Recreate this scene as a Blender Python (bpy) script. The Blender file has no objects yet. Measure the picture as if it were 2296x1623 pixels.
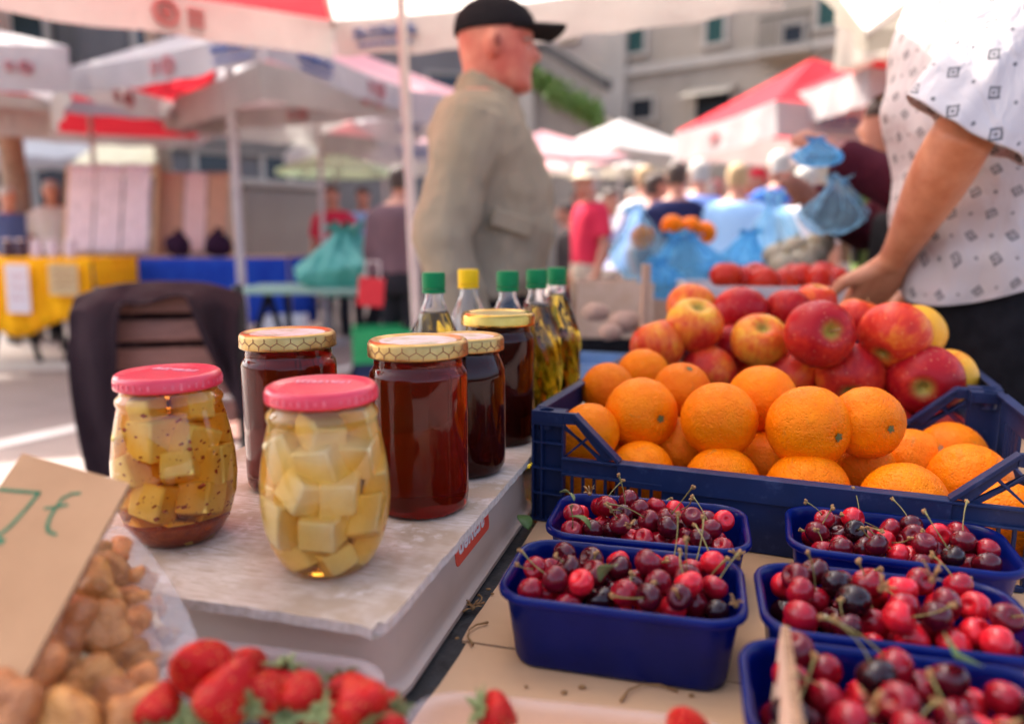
import bpy, math, random
from mathutils import Vector, Matrix, Euler, noise
R = math.radians; PI = math.pi
random.seed(7)
S = bpy.context.scene
COL = S.collection
# ---------------------------------------------------------------- camera, world, sun, exposure
H = 1.10; PITCH = R(9.3); FP = 1658.0
cam = bpy.data.cameras.new('camera'); co = bpy.data.objects.new('camera', cam); COL.objects.link(co)
co.location = (0, 0, H); co.rotation_euler = (R(90) - PITCH, 0, 0)
cam.lens = 26; cam.sensor_width = 36; cam.clip_start = .02; cam.clip_end = 500
cam.dof.use_dof = True; cam.dof.focus_distance = .71; cam.dof.aperture_fstop = 2.4; cam.dof.aperture_blades = 0
S.camera = co
SUN_EL, SUN_AZ = R(50), math.atan2(.69, -.72)      # direction towards the sun, angle from +X
w = bpy.data.worlds.new('World'); S.world = w; w.use_nodes = True
nt = w.node_tree; sk = nt.nodes.new('ShaderNodeTexSky'); sk.sky_type = 'NISHITA'; sk.sun_disc = False
sk.sun_elevation = SUN_EL; sk.sun_rotation = PI / 2 - SUN_AZ; sk.air_density = .5; sk.dust_density = 6.0; sk.ozone_density = 0
nt.links.new(sk.outputs[0], nt.nodes['Background'].inputs[0]); nt.nodes['Background'].inputs[1].default_value = .15
sl = bpy.data.lights.new('sun', 'SUN'); sl.energy = 2.4; sl.angle = R(.6); sl.color = (1, .94, .84)
so = bpy.data.objects.new('sun', sl); COL.objects.link(so)
sd = Vector((math.cos(SUN_EL) * math.cos(SUN_AZ), math.cos(SUN_EL) * math.sin(SUN_AZ), math.sin(SUN_EL)))
so.rotation_euler = sd.to_track_quat('Z', 'Y').to_euler()
S.view_settings.view_transform = 'Standard'; S.view_settings.look = 'None'; S.view_settings.gamma = 1
S.view_settings.exposure = 2.5
S.render.engine = 'CYCLES'
cy = S.cycles; cy.max_bounces = 14; cy.transmission_bounces = 14; cy.transparent_max_bounces = 12; cy.glossy_bounces = 5; cy.diffuse_bounces = 5
cy.sample_clamp_indirect = 5; cy.blur_glossy = .5; cy.use_denoising = True

# ---------------------------------------------------------------- helpers
def at(px, py, z=None, Y=None):
    """world point seen at pixel (px,py) of a 2296x1623 picture, at height z or at distance Y"""
    u = (px - 1148) / FP; v = -(py - 811.5) / FP
    d = Vector((u, math.cos(PITCH) + v * math.sin(PITCH), -math.sin(PITCH) + v * math.cos(PITCH)))
    t = (z - H) / d.z if z is not None else Y / d.y
    return Vector((0, 0, H)) + d * t

class MB:
    def __init__(s): s.v = []; s.f = []; s.m = []; s.uv = {}
    def add(s, vs, fs, mi=0, M=None):
        o = len(s.v)
        for p in vs: s.v.append(tuple(M @ Vector(p)) if M else tuple(p))
        for f in fs: s.f.append(tuple(i + o for i in f)); s.m.append(mi)
        return s
    def box(s, c, d, mi=0, rot=None, M=None):
        x, y, z = [k / 2 for k in d]
        vs = [Vector(p) for p in ((-x,-y,-z),(x,-y,-z),(x,y,-z),(-x,y,-z),(-x,-y,z),(x,-y,z),(x,y,z),(-x,y,z))]
        if rot: e = Euler(rot).to_matrix(); vs = [e @ p for p in vs]
        vs = [p + Vector(c) for p in vs]
        return s.add(vs, [(0,3,2,1),(4,5,6,7),(0,1,5,4),(1,2,6,5),(2,3,7,6),(3,0,4,7)], mi, M)
    def prism(s, poly, a, b, mi=0, M=None):
        """poly of (x,z) in the XZ plane, extruded along Y from a to b (poly counter-clockwise seen from -Y)"""
        n = len(poly); vs = [(x, a, z) for x, z in poly] + [(x, b, z) for x, z in poly]
        fs = [tuple(range(n)), tuple(range(2 * n - 1, n - 1, -1))] + [(i, i + n, (i + 1) % n + n, (i + 1) % n) for i in range(n)]
        return s.add(vs, fs, mi, M)
    def loft(s, rings, mi=0, cap=True, closed=True, M=None, uv=None):
        o = len(s.v); n = len(rings[0]); vs = [p for r in rings for p in r]; fs = []
        for i in range(len(rings) - 1):
            for j in range(n if closed else n - 1):
                k = (j + 1) % n
                fs.append((i*n+j, i*n+k, (i+1)*n+k, (i+1)*n+j))
        if cap and closed: fs += [tuple(range(n - 1, -1, -1)), tuple(range((len(rings)-1)*n, len(rings)*n))]
        s.add(vs, fs, mi, M)
        if uv:
            for i in range(len(rings)):
                for j in range(n): s.uv[o + i*n + j] = uv(i, j)
        return s
    def lathe(s, prof, n=32, mi=0, M=None, mod=None, cap=True):
        rings = [[((r * (mod(a, z) if mod else 1)) * math.cos(a), (r * (mod(a, z) if mod else 1)) * math.sin(a), z)
                  for a in (2 * PI * j / n for j in range(n))] for r, z in prof]
        return s.loft(rings, mi, cap, True, M)
    def tube(s, path, rad, n=10, mi=0, M=None, flat=1.0):
        P = [Vector(p) for p in path]; rings = []; up = Vector((0.03, 0.05, 1)).normalized(); last = None
        for i, p in enumerate(P):
            t = (P[min(i + 1, len(P) - 1)] - P[max(i - 1, 0)]).normalized()
            if last is None:
                a = t.cross(up); a = a.normalized() if a.length > .05 else t.cross(Vector((1, 0, 0))).normalized()
            else: a = (last - t * last.dot(t)).normalized()
            last = a; b = t.cross(a); r = rad[i] if isinstance(rad, (list, tuple)) else rad
            rings.append([tuple(p + a * (r * math.cos(q)) + b * (r * flat * math.sin(q))) for q in (2 * PI * j / n for j in range(n))])
        return s.loft(rings, mi, True, True, M)
    def ball(s, c, r, sc=(1, 1, 1), nu=20, nv=12, mi=0, fn=None, M=None):
        rings = []
        for i in range(nv + 1):
            th = PI * (.015 + .97 * i / nv) - PI
            ring = []
            for j in range(nu):
                a = 2 * PI * j / nu; d = Vector((math.sin(-th) * math.cos(a), math.sin(-th) * math.sin(a), math.cos(th)))
                k = fn(d) if fn else 1
                ring.append((c[0] + d.x*r*k*sc[0], c[1] + d.y*r*k*sc[1], c[2] + d.z*r*k*sc[2]))
            rings.append(ring)
        return s.loft(rings, mi, True, True, M)
    def build(s, name, mats, parent=None, smooth=True, ang=40, loc=None, rot=None, voxel=None, smo=0, sub=0, bevel=0, solid=0):
        me = bpy.data.meshes.new(name); me.from_pydata(s.v, [], s.f); me.update()
        for m in (mats if isinstance(mats, (list, tuple)) else [mats]): me.materials.append(m)
        if any(s.m): me.polygons.foreach_set('material_index', s.m)
        if s.uv:
            ul = me.uv_layers.new(name='UVMap')
            for lp in me.loops: ul.data[lp.index].uv = s.uv.get(lp.vertex_index, (0, 0))
        if smooth:
            me.polygons.foreach_set('use_smooth', [True] * len(me.polygons))
            if ang < 180: me.set_sharp_from_angle(angle=R(ang))
        o = bpy.data.objects.new(name, me); COL.objects.link(o)
        if parent: o.parent = parent
        if loc is not None: o.location = loc
        if rot is not None: o.rotation_euler = rot
        if voxel:
            d = o.modifiers.new('Remesh', 'REMESH'); d.mode = 'VOXEL'; d.voxel_size = voxel; d.use_smooth_shade = True
        if smo: d = o.modifiers.new('Smooth', 'SMOOTH'); d.factor = .5; d.iterations = smo
        if solid: d = o.modifiers.new('Solidify', 'SOLIDIFY'); d.thickness = solid; d.offset = 0
        if bevel: d = o.modifiers.new('Bevel', 'BEVEL'); d.width = bevel; d.segments = 2; d.limit_method = 'ANGLE'
        if sub: d = o.modifiers.new('Subdivision', 'SUBSURF'); d.levels = sub; d.render_levels = sub
        return o

def tag(o, label=None, cat=None, group=None, kind=None):
    if label: o['label'] = label
    if cat: o['category'] = cat
    if group: o['group'] = group
    if kind: o['kind'] = kind
    return o
def thing(name, label, cat, loc=(0, 0, 0), rot=(0, 0, 0), group=None):
    o = bpy.data.objects.new(name, None); COL.objects.link(o); o.location = loc; o.rotation_euler = rot; o.empty_display_size = .05
    return tag(o, label, cat, group)
def copy_tree(o, parent=None):
    c = o.copy(); COL.objects.link(c)
    if parent: c.parent = parent
    for ch in o.children: copy_tree(ch, c)
    return c
def fbm(p, sc, oct=3):
    return noise.fractal(Vector(p) * sc, 1.0, 2.0, oct)

# ---------------------------------------------------------------- materials
def new_mat(name):
    m = bpy.data.materials.new(name); m.use_nodes = True; t = m.node_tree
    return m, t, t.nodes['Principled BSDF'], t.nodes['Material Output']
def nd(t, ty, **k):
    n = t.nodes.new(ty)
    for a, b in k.items():
        if hasattr(n, a): setattr(n, a, b)
    return n
def c4(c): return (c[0], c[1], c[2], 1)
def objcoord(t, sc=(1, 1, 1), out='Object'):
    tc = nd(t, 'ShaderNodeTexCoord'); mp = nd(t, 'ShaderNodeMapping'); mp.inputs['Scale'].default_value = sc
    t.links.new(tc.outputs[out], mp.inputs['Vector']); return mp.outputs[0]
def tex(t, vec, scale, detail=4, rough=.6, dist=0):
    n = nd(t, 'ShaderNodeTexNoise'); n.inputs['Scale'].default_value = scale; n.inputs['Detail'].default_value = detail
    n.inputs['Roughness'].default_value = rough; n.inputs['Distortion'].default_value = dist; t.links.new(vec, n.inputs['Vector']); return n.outputs[0]
def ramp(t, fac, stops):
    n = nd(t, 'ShaderNodeValToRGB'); e = n.color_ramp.elements
    while len(e) < len(stops): e.new(.5)
    for i, (p, c) in enumerate(stops): e[i].position = p; e[i].color = c4(c)
    t.links.new(fac, n.inputs[0]); return n.outputs[0]
def mixc(t, fac, a, b, mode='MIX'):
    n = nd(t, 'ShaderNodeMix'); n.data_type = 'RGBA'; n.blend_type = mode
    for s, x in ((0, fac), (6, a), (7, b)):
        if hasattr(x, 'links'): t.links.new(x, n.inputs[s])
        else: n.inputs[s].default_value = x if s == 0 else c4(x)
    return n.outputs[2]
def math_(t, op, a, b=None):
    n = nd(t, 'ShaderNodeMath', operation=op)
    for i, x in enumerate((a, b)):
        if x is None: continue
        if hasattr(x, 'links'): t.links.new(x, n.inputs[i])
        else: n.inputs[i].default_value = x
    return n.outputs[0]
def bump(t, p, h, strength=.3, dist=.001):
    b = nd(t, 'ShaderNodeBump'); b.inputs['Strength'].default_value = strength; b.inputs['Distance'].default_value = dist
    t.links.new(h, b.inputs['Height']); t.links.new(b.outputs[0], p.inputs['Normal']); return b
def pm(name, c1, c2=None, rough=.5, scale=20, metal=0, bstr=0, bscale=60, bdist=.001, coat=0, stretch=(1, 1, 1), lo=.35, hi=.65, trans=0, ior=1.45, transl=0, spec=.5, sheen=0, objcol=False):
    """principled material with noise between two colours, optional bump and translucency"""
    m, t, p, out = new_mat(name); v = objcoord(t, stretch)
    c2 = c2 or tuple(x * .8 for x in c1)
    col = ramp(t, tex(t, v, scale), [(lo, c1), (hi, c2)])
    if objcol:
        oi = nd(t, 'ShaderNodeObjectInfo'); col = mixc(t, 1.0, col, oi.outputs['Color'], 'MULTIPLY')
    t.links.new(col, p.inputs['Base Color'])
    p.inputs['Roughness'].default_value = rough; p.inputs['Metallic'].default_value = metal; p.inputs['IOR'].default_value = ior
    p.inputs['Coat Weight'].default_value = coat; p.inputs['Coat Roughness'].default_value = .08
    p.inputs['Transmission Weight'].default_value = trans; p.inputs['Specular IOR Level'].default_value = spec; p.inputs['Sheen Weight'].default_value = sheen
    if bstr: bump(t, p, tex(t, v, bscale, 3), bstr, bdist)
    if transl:
        tr = nd(t, 'ShaderNodeBsdfTranslucent'); t.links.new(col, tr.inputs[0]); mx = nd(t, 'ShaderNodeMixShader'); mx.inputs[0].default_value = transl
        t.links.new(p.outputs[0], mx.inputs[1]); t.links.new(tr.outputs[0], mx.inputs[2]); t.links.new(mx.outputs[0], out.inputs[0])
    return m
def absorb(m, col, dens):
    t = m.node_tree; a = nd(t, 'ShaderNodeVolumeAbsorption'); a.inputs[0].default_value = c4(col); a.inputs[1].default_value = dens
    t.links.new(a.outputs[0], t.nodes['Material Output'].inputs['Volume'])
def glass(name, col=(1, 1, 1), ior=1.48, rough=0.0, vol=None):
    m, t, p, out = new_mat(name)
    p.inputs['Base Color'].default_value = c4(col); p.inputs['Transmission Weight'].default_value = 1; p.inputs['Roughness'].default_value = rough; p.inputs['IOR'].default_value = ior
    if vol: absorb(m, *vol)
    return m
def film(name, col, alpha=.35, edge=.4, rough=.15, bscale=25, bstr=.8, diff=.3):
    """thin plastic film: part clear, part milky, glossy with wrinkles"""
    m, t, p, out = new_mat(name); v = objcoord(t)
    p.inputs['Base Color'].default_value = c4(col); p.inputs['Roughness'].default_value = rough
    bump(t, p, tex(t, v, bscale, 3, .6, 1.5), bstr, .01)
    tr = nd(t, 'ShaderNodeBsdfTransparent'); tr.inputs[0].default_value = c4([min(1, .35 + .65 * x) for x in col])
    tl = nd(t, 'ShaderNodeBsdfTranslucent'); tl.inputs[0].default_value = c4(col)
    m1 = nd(t, 'ShaderNodeMixShader'); m1.inputs[0].default_value = diff; t.links.new(p.outputs[0], m1.inputs[1]); t.links.new(tl.outputs[0], m1.inputs[2])
    fr = nd(t, 'ShaderNodeLayerWeight'); fr.inputs[0].default_value = .45
    f = math_(t, 'ADD', math_(t, 'MULTIPLY', fr.outputs['Facing'], edge), alpha)
    m2 = nd(t, 'ShaderNodeMixShader'); t.links.new(f, m2.inputs[0]); t.links.new(tr.outputs[0], m2.inputs[1]); t.links.new(m1.outputs[0], m2.inputs[2])
    t.links.new(m2.outputs[0], out.inputs[0]); return m

M = {}
M['cherry'] = None
def fruit_mats():
    # orange peel
    m, t, p, o = new_mat('orange_peel'); v = objcoord(t); oi = nd(t, 'ShaderNodeObjectInfo')
    col = ramp(t, tex(t, v, 1.3, 4, .65), [(.3, (.81, .150, .0)), (.62, (.85, .208, .0)), (.85, (.68, .100, .0))])
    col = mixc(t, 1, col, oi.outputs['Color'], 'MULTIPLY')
    vo = nd(t, 'ShaderNodeTexVoronoi'); vo.inputs['Scale'].default_value = 15; t.links.new(v, vo.inputs['Vector'])
    pores = ramp(t, vo.outputs['Distance'], [(.0, (.0, .0, .0)), (.45, (1, 1, 1))])
    scar = ramp(t, tex(t, v, 1.9, 6, .72, 1.2), [(.63, (0, 0, 0)), (.67, (.55, .55, .55))])
    col = mixc(t, scar, col, (.42, .17, .03))
    t.links.new(col, p.inputs['Base Color']); p.inputs['Roughness'].default_value = .46; p.inputs['Specular IOR Level'].default_value = .13
    h = math_(t, 'ADD', math_(t, 'MULTIPLY', pores, .5), math_(t, 'MULTIPLY', tex(t, v, 3.2, 4), 1.6))
    bump(t, p, h, .75, .0022); 
    M['orange'] = m
    M['scar'] = pm('peel_scar', (.30, .15, .06), (.42, .2, .07), rough=.6, scale=60)
    M['calyx'] = pm('calyx', (.07, .10, .02), (.16, .13, .04), rough=.7, scale=8)
    M['stub'] = pm('stem_stub', (.45, .42, .26), (.3, .28, .14), rough=.7)
    # apple skin: yellow ground with red flush and streaks running from stem to calyx
    m, t, p, o = new_mat('apple_skin'); tc = nd(t, 'ShaderNodeTexCoord'); oi = nd(t, 'ShaderNodeObjectInfo')
    add = nd(t, 'ShaderNodeVectorMath', operation='ADD'); t.links.new(tc.outputs['Object'], add.inputs[0])
    cmb = nd(t, 'ShaderNodeCombineXYZ'); r1 = math_(t, 'MULTIPLY', oi.outputs['Random'], 40); t.links.new(r1, cmb.inputs[0]); t.links.new(r1, cmb.inputs[2]); t.links.new(cmb.outputs[0], add.inputs[1])
    mp = nd(t, 'ShaderNodeMapping'); mp.inputs['Scale'].default_value = (1, 1, .16); t.links.new(add.outputs[0], mp.inputs[0])
    streak = tex(t, mp.outputs[0], 150, 4, .65); big = tex(t, add.outputs[0], 15, 2, .5)
    sep = nd(t, 'ShaderNodeSeparateColor'); t.links.new(oi.outputs['Color'], sep.inputs[0])      # red channel = how red
    f = math_(t, 'ADD', math_(t, 'ADD', math_(t, 'MULTIPLY', big, 1.5), math_(t, 'MULTIPLY', streak, .75)), math_(t, 'SUBTRACT', sep.outputs[0], 1.18))
    col = ramp(t, f, [(.12, (.74, .36, .03)), (.34, (.70, .17, .018)), (.58, (.58, .038, .014)), (.95, (.34, .006, .010))])
    sz = nd(t, 'ShaderNodeSeparateXYZ'); t.links.new(tc.outputs['Object'], sz.inputs[0])
    sq = math_(t, 'SQRT', math_(t, 'ADD', math_(t, 'MULTIPLY', sz.outputs[0], sz.outputs[0]), math_(t, 'MULTIPLY', sz.outputs[1], sz.outputs[1])))
    ctr = ramp(t, math_(t, 'ADD', sq, math_(t, 'MULTIPLY', streak, .006)), [(.008, (1, 1, 1)), (.017, (0, 0, 0))])
    col = mixc(t, ctr, col, (.34, .24, .04))
    dots = nd(t, 'ShaderNodeTexVoronoi'); dots.inputs['Scale'].default_value = 170; t.links.new(add.outputs[0], dots.inputs['Vector'])
    dm = ramp(t, dots.outputs['Distance'], [(.1, (.45, .45, .45)), (.17, (0, 0, 0))])
    col = mixc(t, dm, col, (.75, .42, .2))
    t.links.new(col, p.inputs['Base Color']); p.inputs['Roughness'].default_value = .36; p.inputs['Specular IOR Level'].default_value = .2
    M['apple'] = m
    # cherry skin
    m, t, p, o = new_mat('cherry_skin'); v = objcoord(t); oi = nd(t, 'ShaderNodeObjectInfo')
    col = ramp(t, tex(t, v, 1.1, 3), [(.3, (.62, .62, .62)), (.7, (1.2, 1.2, 1.2))])
    col = mixc(t, 1, col, oi.outputs['Color'], 'MULTIPLY'); t.links.new(col, p.inputs['Base Color'])
    p.inputs['Roughness'].default_value = .10; p.inputs['Specular IOR Level'].default_value = .42
    bump(t, p, tex(t, v, 2.2, 2), .25, .001)
    M['cherry'] = m
    M['stem'] = pm('cherry_stem', (.24, .24, .06), (.20, .13, .04), rough=.55, scale=120)
    M['knob'] = pm('stem_knob', (.22, .10, .035), (.36, .20, .07), rough=.8, scale=300)
    M['tomato'] = pm('tomato_skin', (.42, .008, .005), (.50, .03, .008), rough=.3, scale=12, spec=.3)
    m, t, p, o = new_mat('strawberry_skin'); v = objcoord(t)
    vo = nd(t, 'ShaderNodeTexVoronoi'); vo.inputs['Scale'].default_value = 6.5; t.links.new(v, vo.inputs['Vector'])
    seed = ramp(t, vo.outputs['Distance'], [(.13, (1, 1, 1)), (.2, (0, 0, 0))])
    col = ramp(t, tex(t, v, 1.0, 3), [(.3, (.36, .003, .004)), (.7, (.50, .009, .006))])
    t.links.new(mixc(t, seed, col, (.62, .33, .07)), p.inputs['Base Color']); p.inputs['Roughness'].default_value = .38; p.inputs['Specular IOR Level'].default_value = .2
    bump(t, p, vo.outputs['Distance'], .8, .0016); M['berry'] = m
    M['leaf'] = pm('green_leaf', (.07, .14, .03), (.12, .19, .05), rough=.5, scale=70, transl=.25)
    M['sepal'] = pm('sepal', (.16, .22, .07), (.26, .28, .11), rough=.6, scale=140, transl=.2)
fruit_mats()
M['mush'] = pm('mushroom', (.66, .29, .09), (.40, .145, .04), rough=.28, scale=1.8, bstr=.8, bscale=4, bdist=.004, objcol=True)
M['mush_pale'] = pm('mushroom_gill', (.84, .62, .34), (.66, .42, .19), rough=.6, scale=1.6, bstr=.7, bscale=9, bdist=.002)
M['clear'] = film('clear_bag', (.95, .93, .92), alpha=.07, edge=.34, rough=.06, bscale=30, bstr=1, diff=.1)
M['bluebag'] = film('blue_bag_film', (.24, .62, .90), alpha=.26, rough=.25, bscale=16, bstr=.9, diff=.7)
M['palebag'] = film('pale_blue_film', (.50, .76, .92), alpha=.14, rough=.25, bscale=16, bstr=.9, diff=.7)
M['tealbag'] = film('teal_bag_film', (.10, .42, .36), alpha=.86, rough=.3, bscale=12, bstr=.9, diff=.4)
M['kraft'] = pm('kraft_cardboard', (.63, .38, .205), (.55, .32, .165), rough=.85, scale=5, bstr=.12, bscale=300, bdist=.0006, stretch=(1, 1.4, 1))
M['kraft_card'] = pm('brown_card', (.49, .265, .125), (.42, .22, .10), rough=.85, scale=14, bstr=.12, bscale=300, bdist=.0006)
M['kraft_pale'] = pm('pale_cardboard', (.62, .45, .33), (.54, .37, .25), rough=.85, scale=30, bstr=.15, bscale=300)
M['flute'] = pm('corrugated_edge', (.36, .21, .11), (.16, .085, .04), rough=.9, scale=260, stretch=(1, 1, 1), lo=.45, hi=.55)
M['black'] = pm('black_plastic_sheet', (.012, .012, .012), (.03, .03, .03), rough=.45, scale=60, bstr=.5, bscale=50, bdist=.004)
M['blackcloth'] = pm('black_cloth', (.008, .008, .010), (.013, .013, .016), rough=.95, scale=40, spec=.15)
def crate_mat():
    m, t, p, o = new_mat('blue_crate_plastic'); v = objcoord(t)
    base = ramp(t, tex(t, v, 14), [(.3, (.005, .013, .050)), (.7, (.008, .020, .075))])
    dust = ramp(t, tex(t, v, 45, 6, .75), [(.56, (0, 0, 0)), (.72, (.5, .5, .5))])
    col = mixc(t, dust, base, (.055, .075, .15)); t.links.new(col, p.inputs['Base Color'])
    vs = objcoord(t, (1, 1, 9)); sc = ramp(t, tex(t, vs, 120, 4, .7), [(.66, (0, 0, 0)), (.7, (1, 1, 1))])
    p.inputs['Roughness'].default_value = .45; p.inputs['Specular IOR Level'].default_value = .28; bump(t, p, sc, .25, .0006); return m
M['crate'] = crate_mat()
M['white_crate'] = pm('pale_crate_plastic', (.55, .54, .55), (.42, .41, .43), rough=.5)
def punnet_mat():
    m, t, p, o = new_mat('blue_punnet_plastic'); v = objcoord(t)
    col = ramp(t, tex(t, v, 30), [(.3, (.001, .007, .080)), (.7, (.002, .012, .125))]); t.links.new(col, p.inputs['Base Color'])
    p.inputs['Roughness'].default_value = .22; p.inputs['Specular IOR Level'].default_value = .25
    tl = nd(t, 'ShaderNodeBsdfTranslucent'); tl.inputs[0].default_value = (.003, .04, .55, 1); mx = nd(t, 'ShaderNodeMixShader'); mx.inputs[0].default_value = .30
    t.links.new(p.outputs[0], mx.inputs[1]); t.links.new(tl.outputs[0], mx.inputs[2]); t.links.new(mx.outputs[0], o.inputs[0])
    bump(t, p, tex(t, v, 90, 2), .1, .001); return m
M['punnet'] = punnet_mat()
def board_mat():
    m, t, p, o = new_mat('worn_white_board'); v = objcoord(t, (1.5, 11, 11)); v2 = objcoord(t)
    grain = tex(t, v, 26, 6, .7, .4); blot = tex(t, v2, 13, 4, .6)
    col = ramp(t, grain, [(.30, (.30, .20, .13)), (.46, (.52, .40, .31)), (.68, (.64, .54, .47))])
    wear = ramp(t, blot, [(.42, (0, 0, 0)), (.60, (.9, .9, .9))])
    col = mixc(t, wear, col, (.36, .25, .16)); lightp = ramp(t, tex(t, v2, 22, 5, .7), [(.58, (0, 0, 0)), (.68, (.6, .6, .6))]); col = mixc(t, lightp, col, (.72, .62, .56)); t.links.new(col, p.inputs['Base Color'])
    p.inputs['Roughness'].default_value = .6; bump(t, p, grain, .35, .0015); return m
M['board'] = board_mat()
M['tub'] = pm('milky_grey_plastic', (.72, .54, .42), (.64, .475, .36), rough=.36, scale=7, transl=.25)
M['sticker'] = pm('red_sticker', (.74, .070, .035), (.66, .05, .028), rough=.45, scale=60)
M['sticker_white'] = pm('sticker_lettering', (.72, .66, .62), (.62, .54, .50), rough=.5, scale=200)
M['glass'] = glass('jar_glass', (.97, .985, .97), 1.4)
M['honey'] = glass('dark_honey', (1, .97, .94), 1.28, 0, ((.72, .10, .003), 105))
M['honey2'] = glass('very_dark_honey', (1, .97, .94), 1.28, 0, ((.62, .06, .003), 190))
for hk, hc in (('honey', (.15, .010, .0015)), ('honey2', (.06, .005, .0015))):
    t_ = M[hk].node_tree; df = nd(t_, 'ShaderNodeBsdfPrincipled'); df.inputs['Base Color'].default_value = c4(hc); df.inputs['Roughness'].default_value = .04; df.inputs['Specular IOR Level'].default_value = .4
    mx_ = nd(t_, 'ShaderNodeMixShader'); mx_.inputs[0].default_value = .42; ot_ = t_.nodes['Material Output']
    t_.links.new(t_.nodes['Principled BSDF'].outputs[0], mx_.inputs[1]); t_.links.new(df.outputs[0], mx_.inputs[2]); t_.links.new(mx_.outputs[0], ot_.inputs[0])
M['oil'] = glass('olive_oil', (1, 1, .95), 1.45, 0, ((.84, .765, .015), 70))
M['pet'] = glass('clear_bottle_plastic', (.97, .97, .97), 1.45)
M['cheese_oil'] = glass('pale_oil', (1, 1, .97), 1.42, 0, ((.97, .82, .25), 20))
M['spice_oil'] = glass('amber_oil', (1, 1, .95), 1.42, 0, ((.93, .58, .06), 34))
M['cheese'] = pm('white_cheese', (.93, .80, .46), (.88, .70, .32), rough=.5, scale=40, bstr=.6, bscale=90, bdist=.002)
M['cheese_y'] = pm('yellow_cheese', (.93, .72, .20), (.88, .60, .09), rough=.5, scale=50, bstr=.3, bscale=160, bdist=.001)
M['spice'] = pm('chilli_flakes', (.30, .035, .006), (.46, .09, .012), rough=.7, scale=200)
M['lid_red'] = pm('red_lid_enamel', (.62, .020, .050), (.70, .035, .07), rough=.32, scale=20, coat=.3)
M['lid_print'] = pm('faded_white_print', (.80, .52, .52), (.72, .35, .38), rough=.5, scale=90)
M['gold'] = pm('gold_lid', (.38, .235, .075), (.48, .32, .12), rough=.34, scale=50, metal=1)
M['gold_shiny'] = pm('polished_gold_lid', (.46, .28, .055), (.54, .35, .09), rough=.2, scale=50, metal=1)
M['hexline'] = pm('brown_print', (.24, .10, .03), (.30, .14, .05), rough=.5, scale=80)
M['lid_disc'] = pm('worn_lid_print', (.72, .50, .46), (.40, .33, .20), rough=.4, scale=60, lo=.45, hi=.65)
M['cap_green'] = pm('green_cap', (.002, .16, .045), (.003, .19, .055), rough=.45, spec=.2)
M['cap_yellow'] = pm('yellow_cap', (.80, .46, .002), (.84, .52, .004), rough=.45, spec=.2)
M['clearpunnet'] = film('clear_punnet_plastic', (.93, .86, .86), alpha=.03, edge=.30, rough=.1, bscale=10, bstr=.15, diff=.2)
M['marker'] = pm('green_marker', (.02, .14, .055), (.035, .17, .07), rough=.7)
# ---------------------------------------------------------------- the stall: table, cardboard, tub, board
ZT = .78; TY = R(-15.7)
TABO = Vector((-.43, .55, 0))
def tl(u, v, z): return TABO + Matrix.Rotation(TY, 3, 'Z') @ Vector((u, v, z))
t = thing('market_table', 'long wooden market table under the fruit, covered with brown cardboard', 'table', (TABO.x, TABO.y, 0), (0, 0, TY))
wood = pm('table_wood', (.22, .13, .07), (.15, .085, .045), rough=.7, stretch=(1, 8, 8), scale=12)
MB().box((.53, .26, ZT - .022), (1.10, 1.56, .036)).build('table_top', wood, t, bevel=.003)
for x in (.03, 1.03):
    for y in (-.46, .98): MB().box((x, y, .37), (.05, .05, .736)).build('leg', wood, t, bevel=.003)
def sheet(name, label, pts, mat, z, th, seed):
    """flat sheet with slightly wavy edges through corner points (table coordinates)"""
    poly = []
    for i in range(len(pts)):
        a, b = Vector(pts[i]), Vector(pts[(i + 1) % len(pts)]); n = max(2, int((b - a).length / .02)); nrm = Vector(((b - a).y, -(b - a).x)).normalized()
        for k in range(n):
            p = a.lerp(b, k / n) + nrm * (.0022 * fbm((k * .31, seed, i), 1.0)); poly.append((p.x, p.y))
    m = MB(); n = len(poly)
    m.add([(x, y, z) for x, y in poly] + [(x, y, z + th) for x, y in poly],
          [tuple(range(n - 1, -1, -1)), tuple(range(n, 2 * n))] + [(i, (i + 1) % n, (i + 1) % n + n, i + n) for i in range(n)])
    o = m.build(name, mat, None, smooth=False); o.location = (TABO.x, TABO.y, 0); o.rotation_euler = (0, 0, TY)
    return tag(o, label, 'sheet' if 'sheet' in label else 'cardboard')
sheet('plastic_sheet', 'black plastic sheet showing as a dark strip beside the grey tub', [(-.01, -.5), (1.07, -.5), (1.07, 1.02), (-.01, 1.02)], M['black'], ZT - .004, .0012, 1)
# right line of the tub in table coordinates is about u=.352; the cardboard starts 18 mm away from it
sheet('cardboard_sheet', 'flattened brown cardboard under the rear cherry punnets and fruit crates', [(.373, .112), (1.075, .112), (1.075, 1.025), (.366, 1.025)], M['kraft'], ZT - .0026, .0026, 2)
sheet('cardboard_sheet', 'flattened brown cardboard under the strawberries and the nearest cherries', [(.371, -.505), (1.06, -.505), (1.06, .109), (.378, .109)], M['kraft'], ZT - .0026, .0028, 3)
def rrect(cx, cy, hx, hy, r, z, n=6):
    out = []
    for qx, qy, a0 in ((1, 1, 0), (-1, 1, 90), (-1, -1, 180), (1, -1, 270)):
        for k in range(n + 1):
            a = R(a0 + 90 * k / n); out.append((cx + qx * (hx - r) + r * math.cos(a), cy + qy * (hy - r) + r * math.sin(a), z))
    return out
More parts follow.
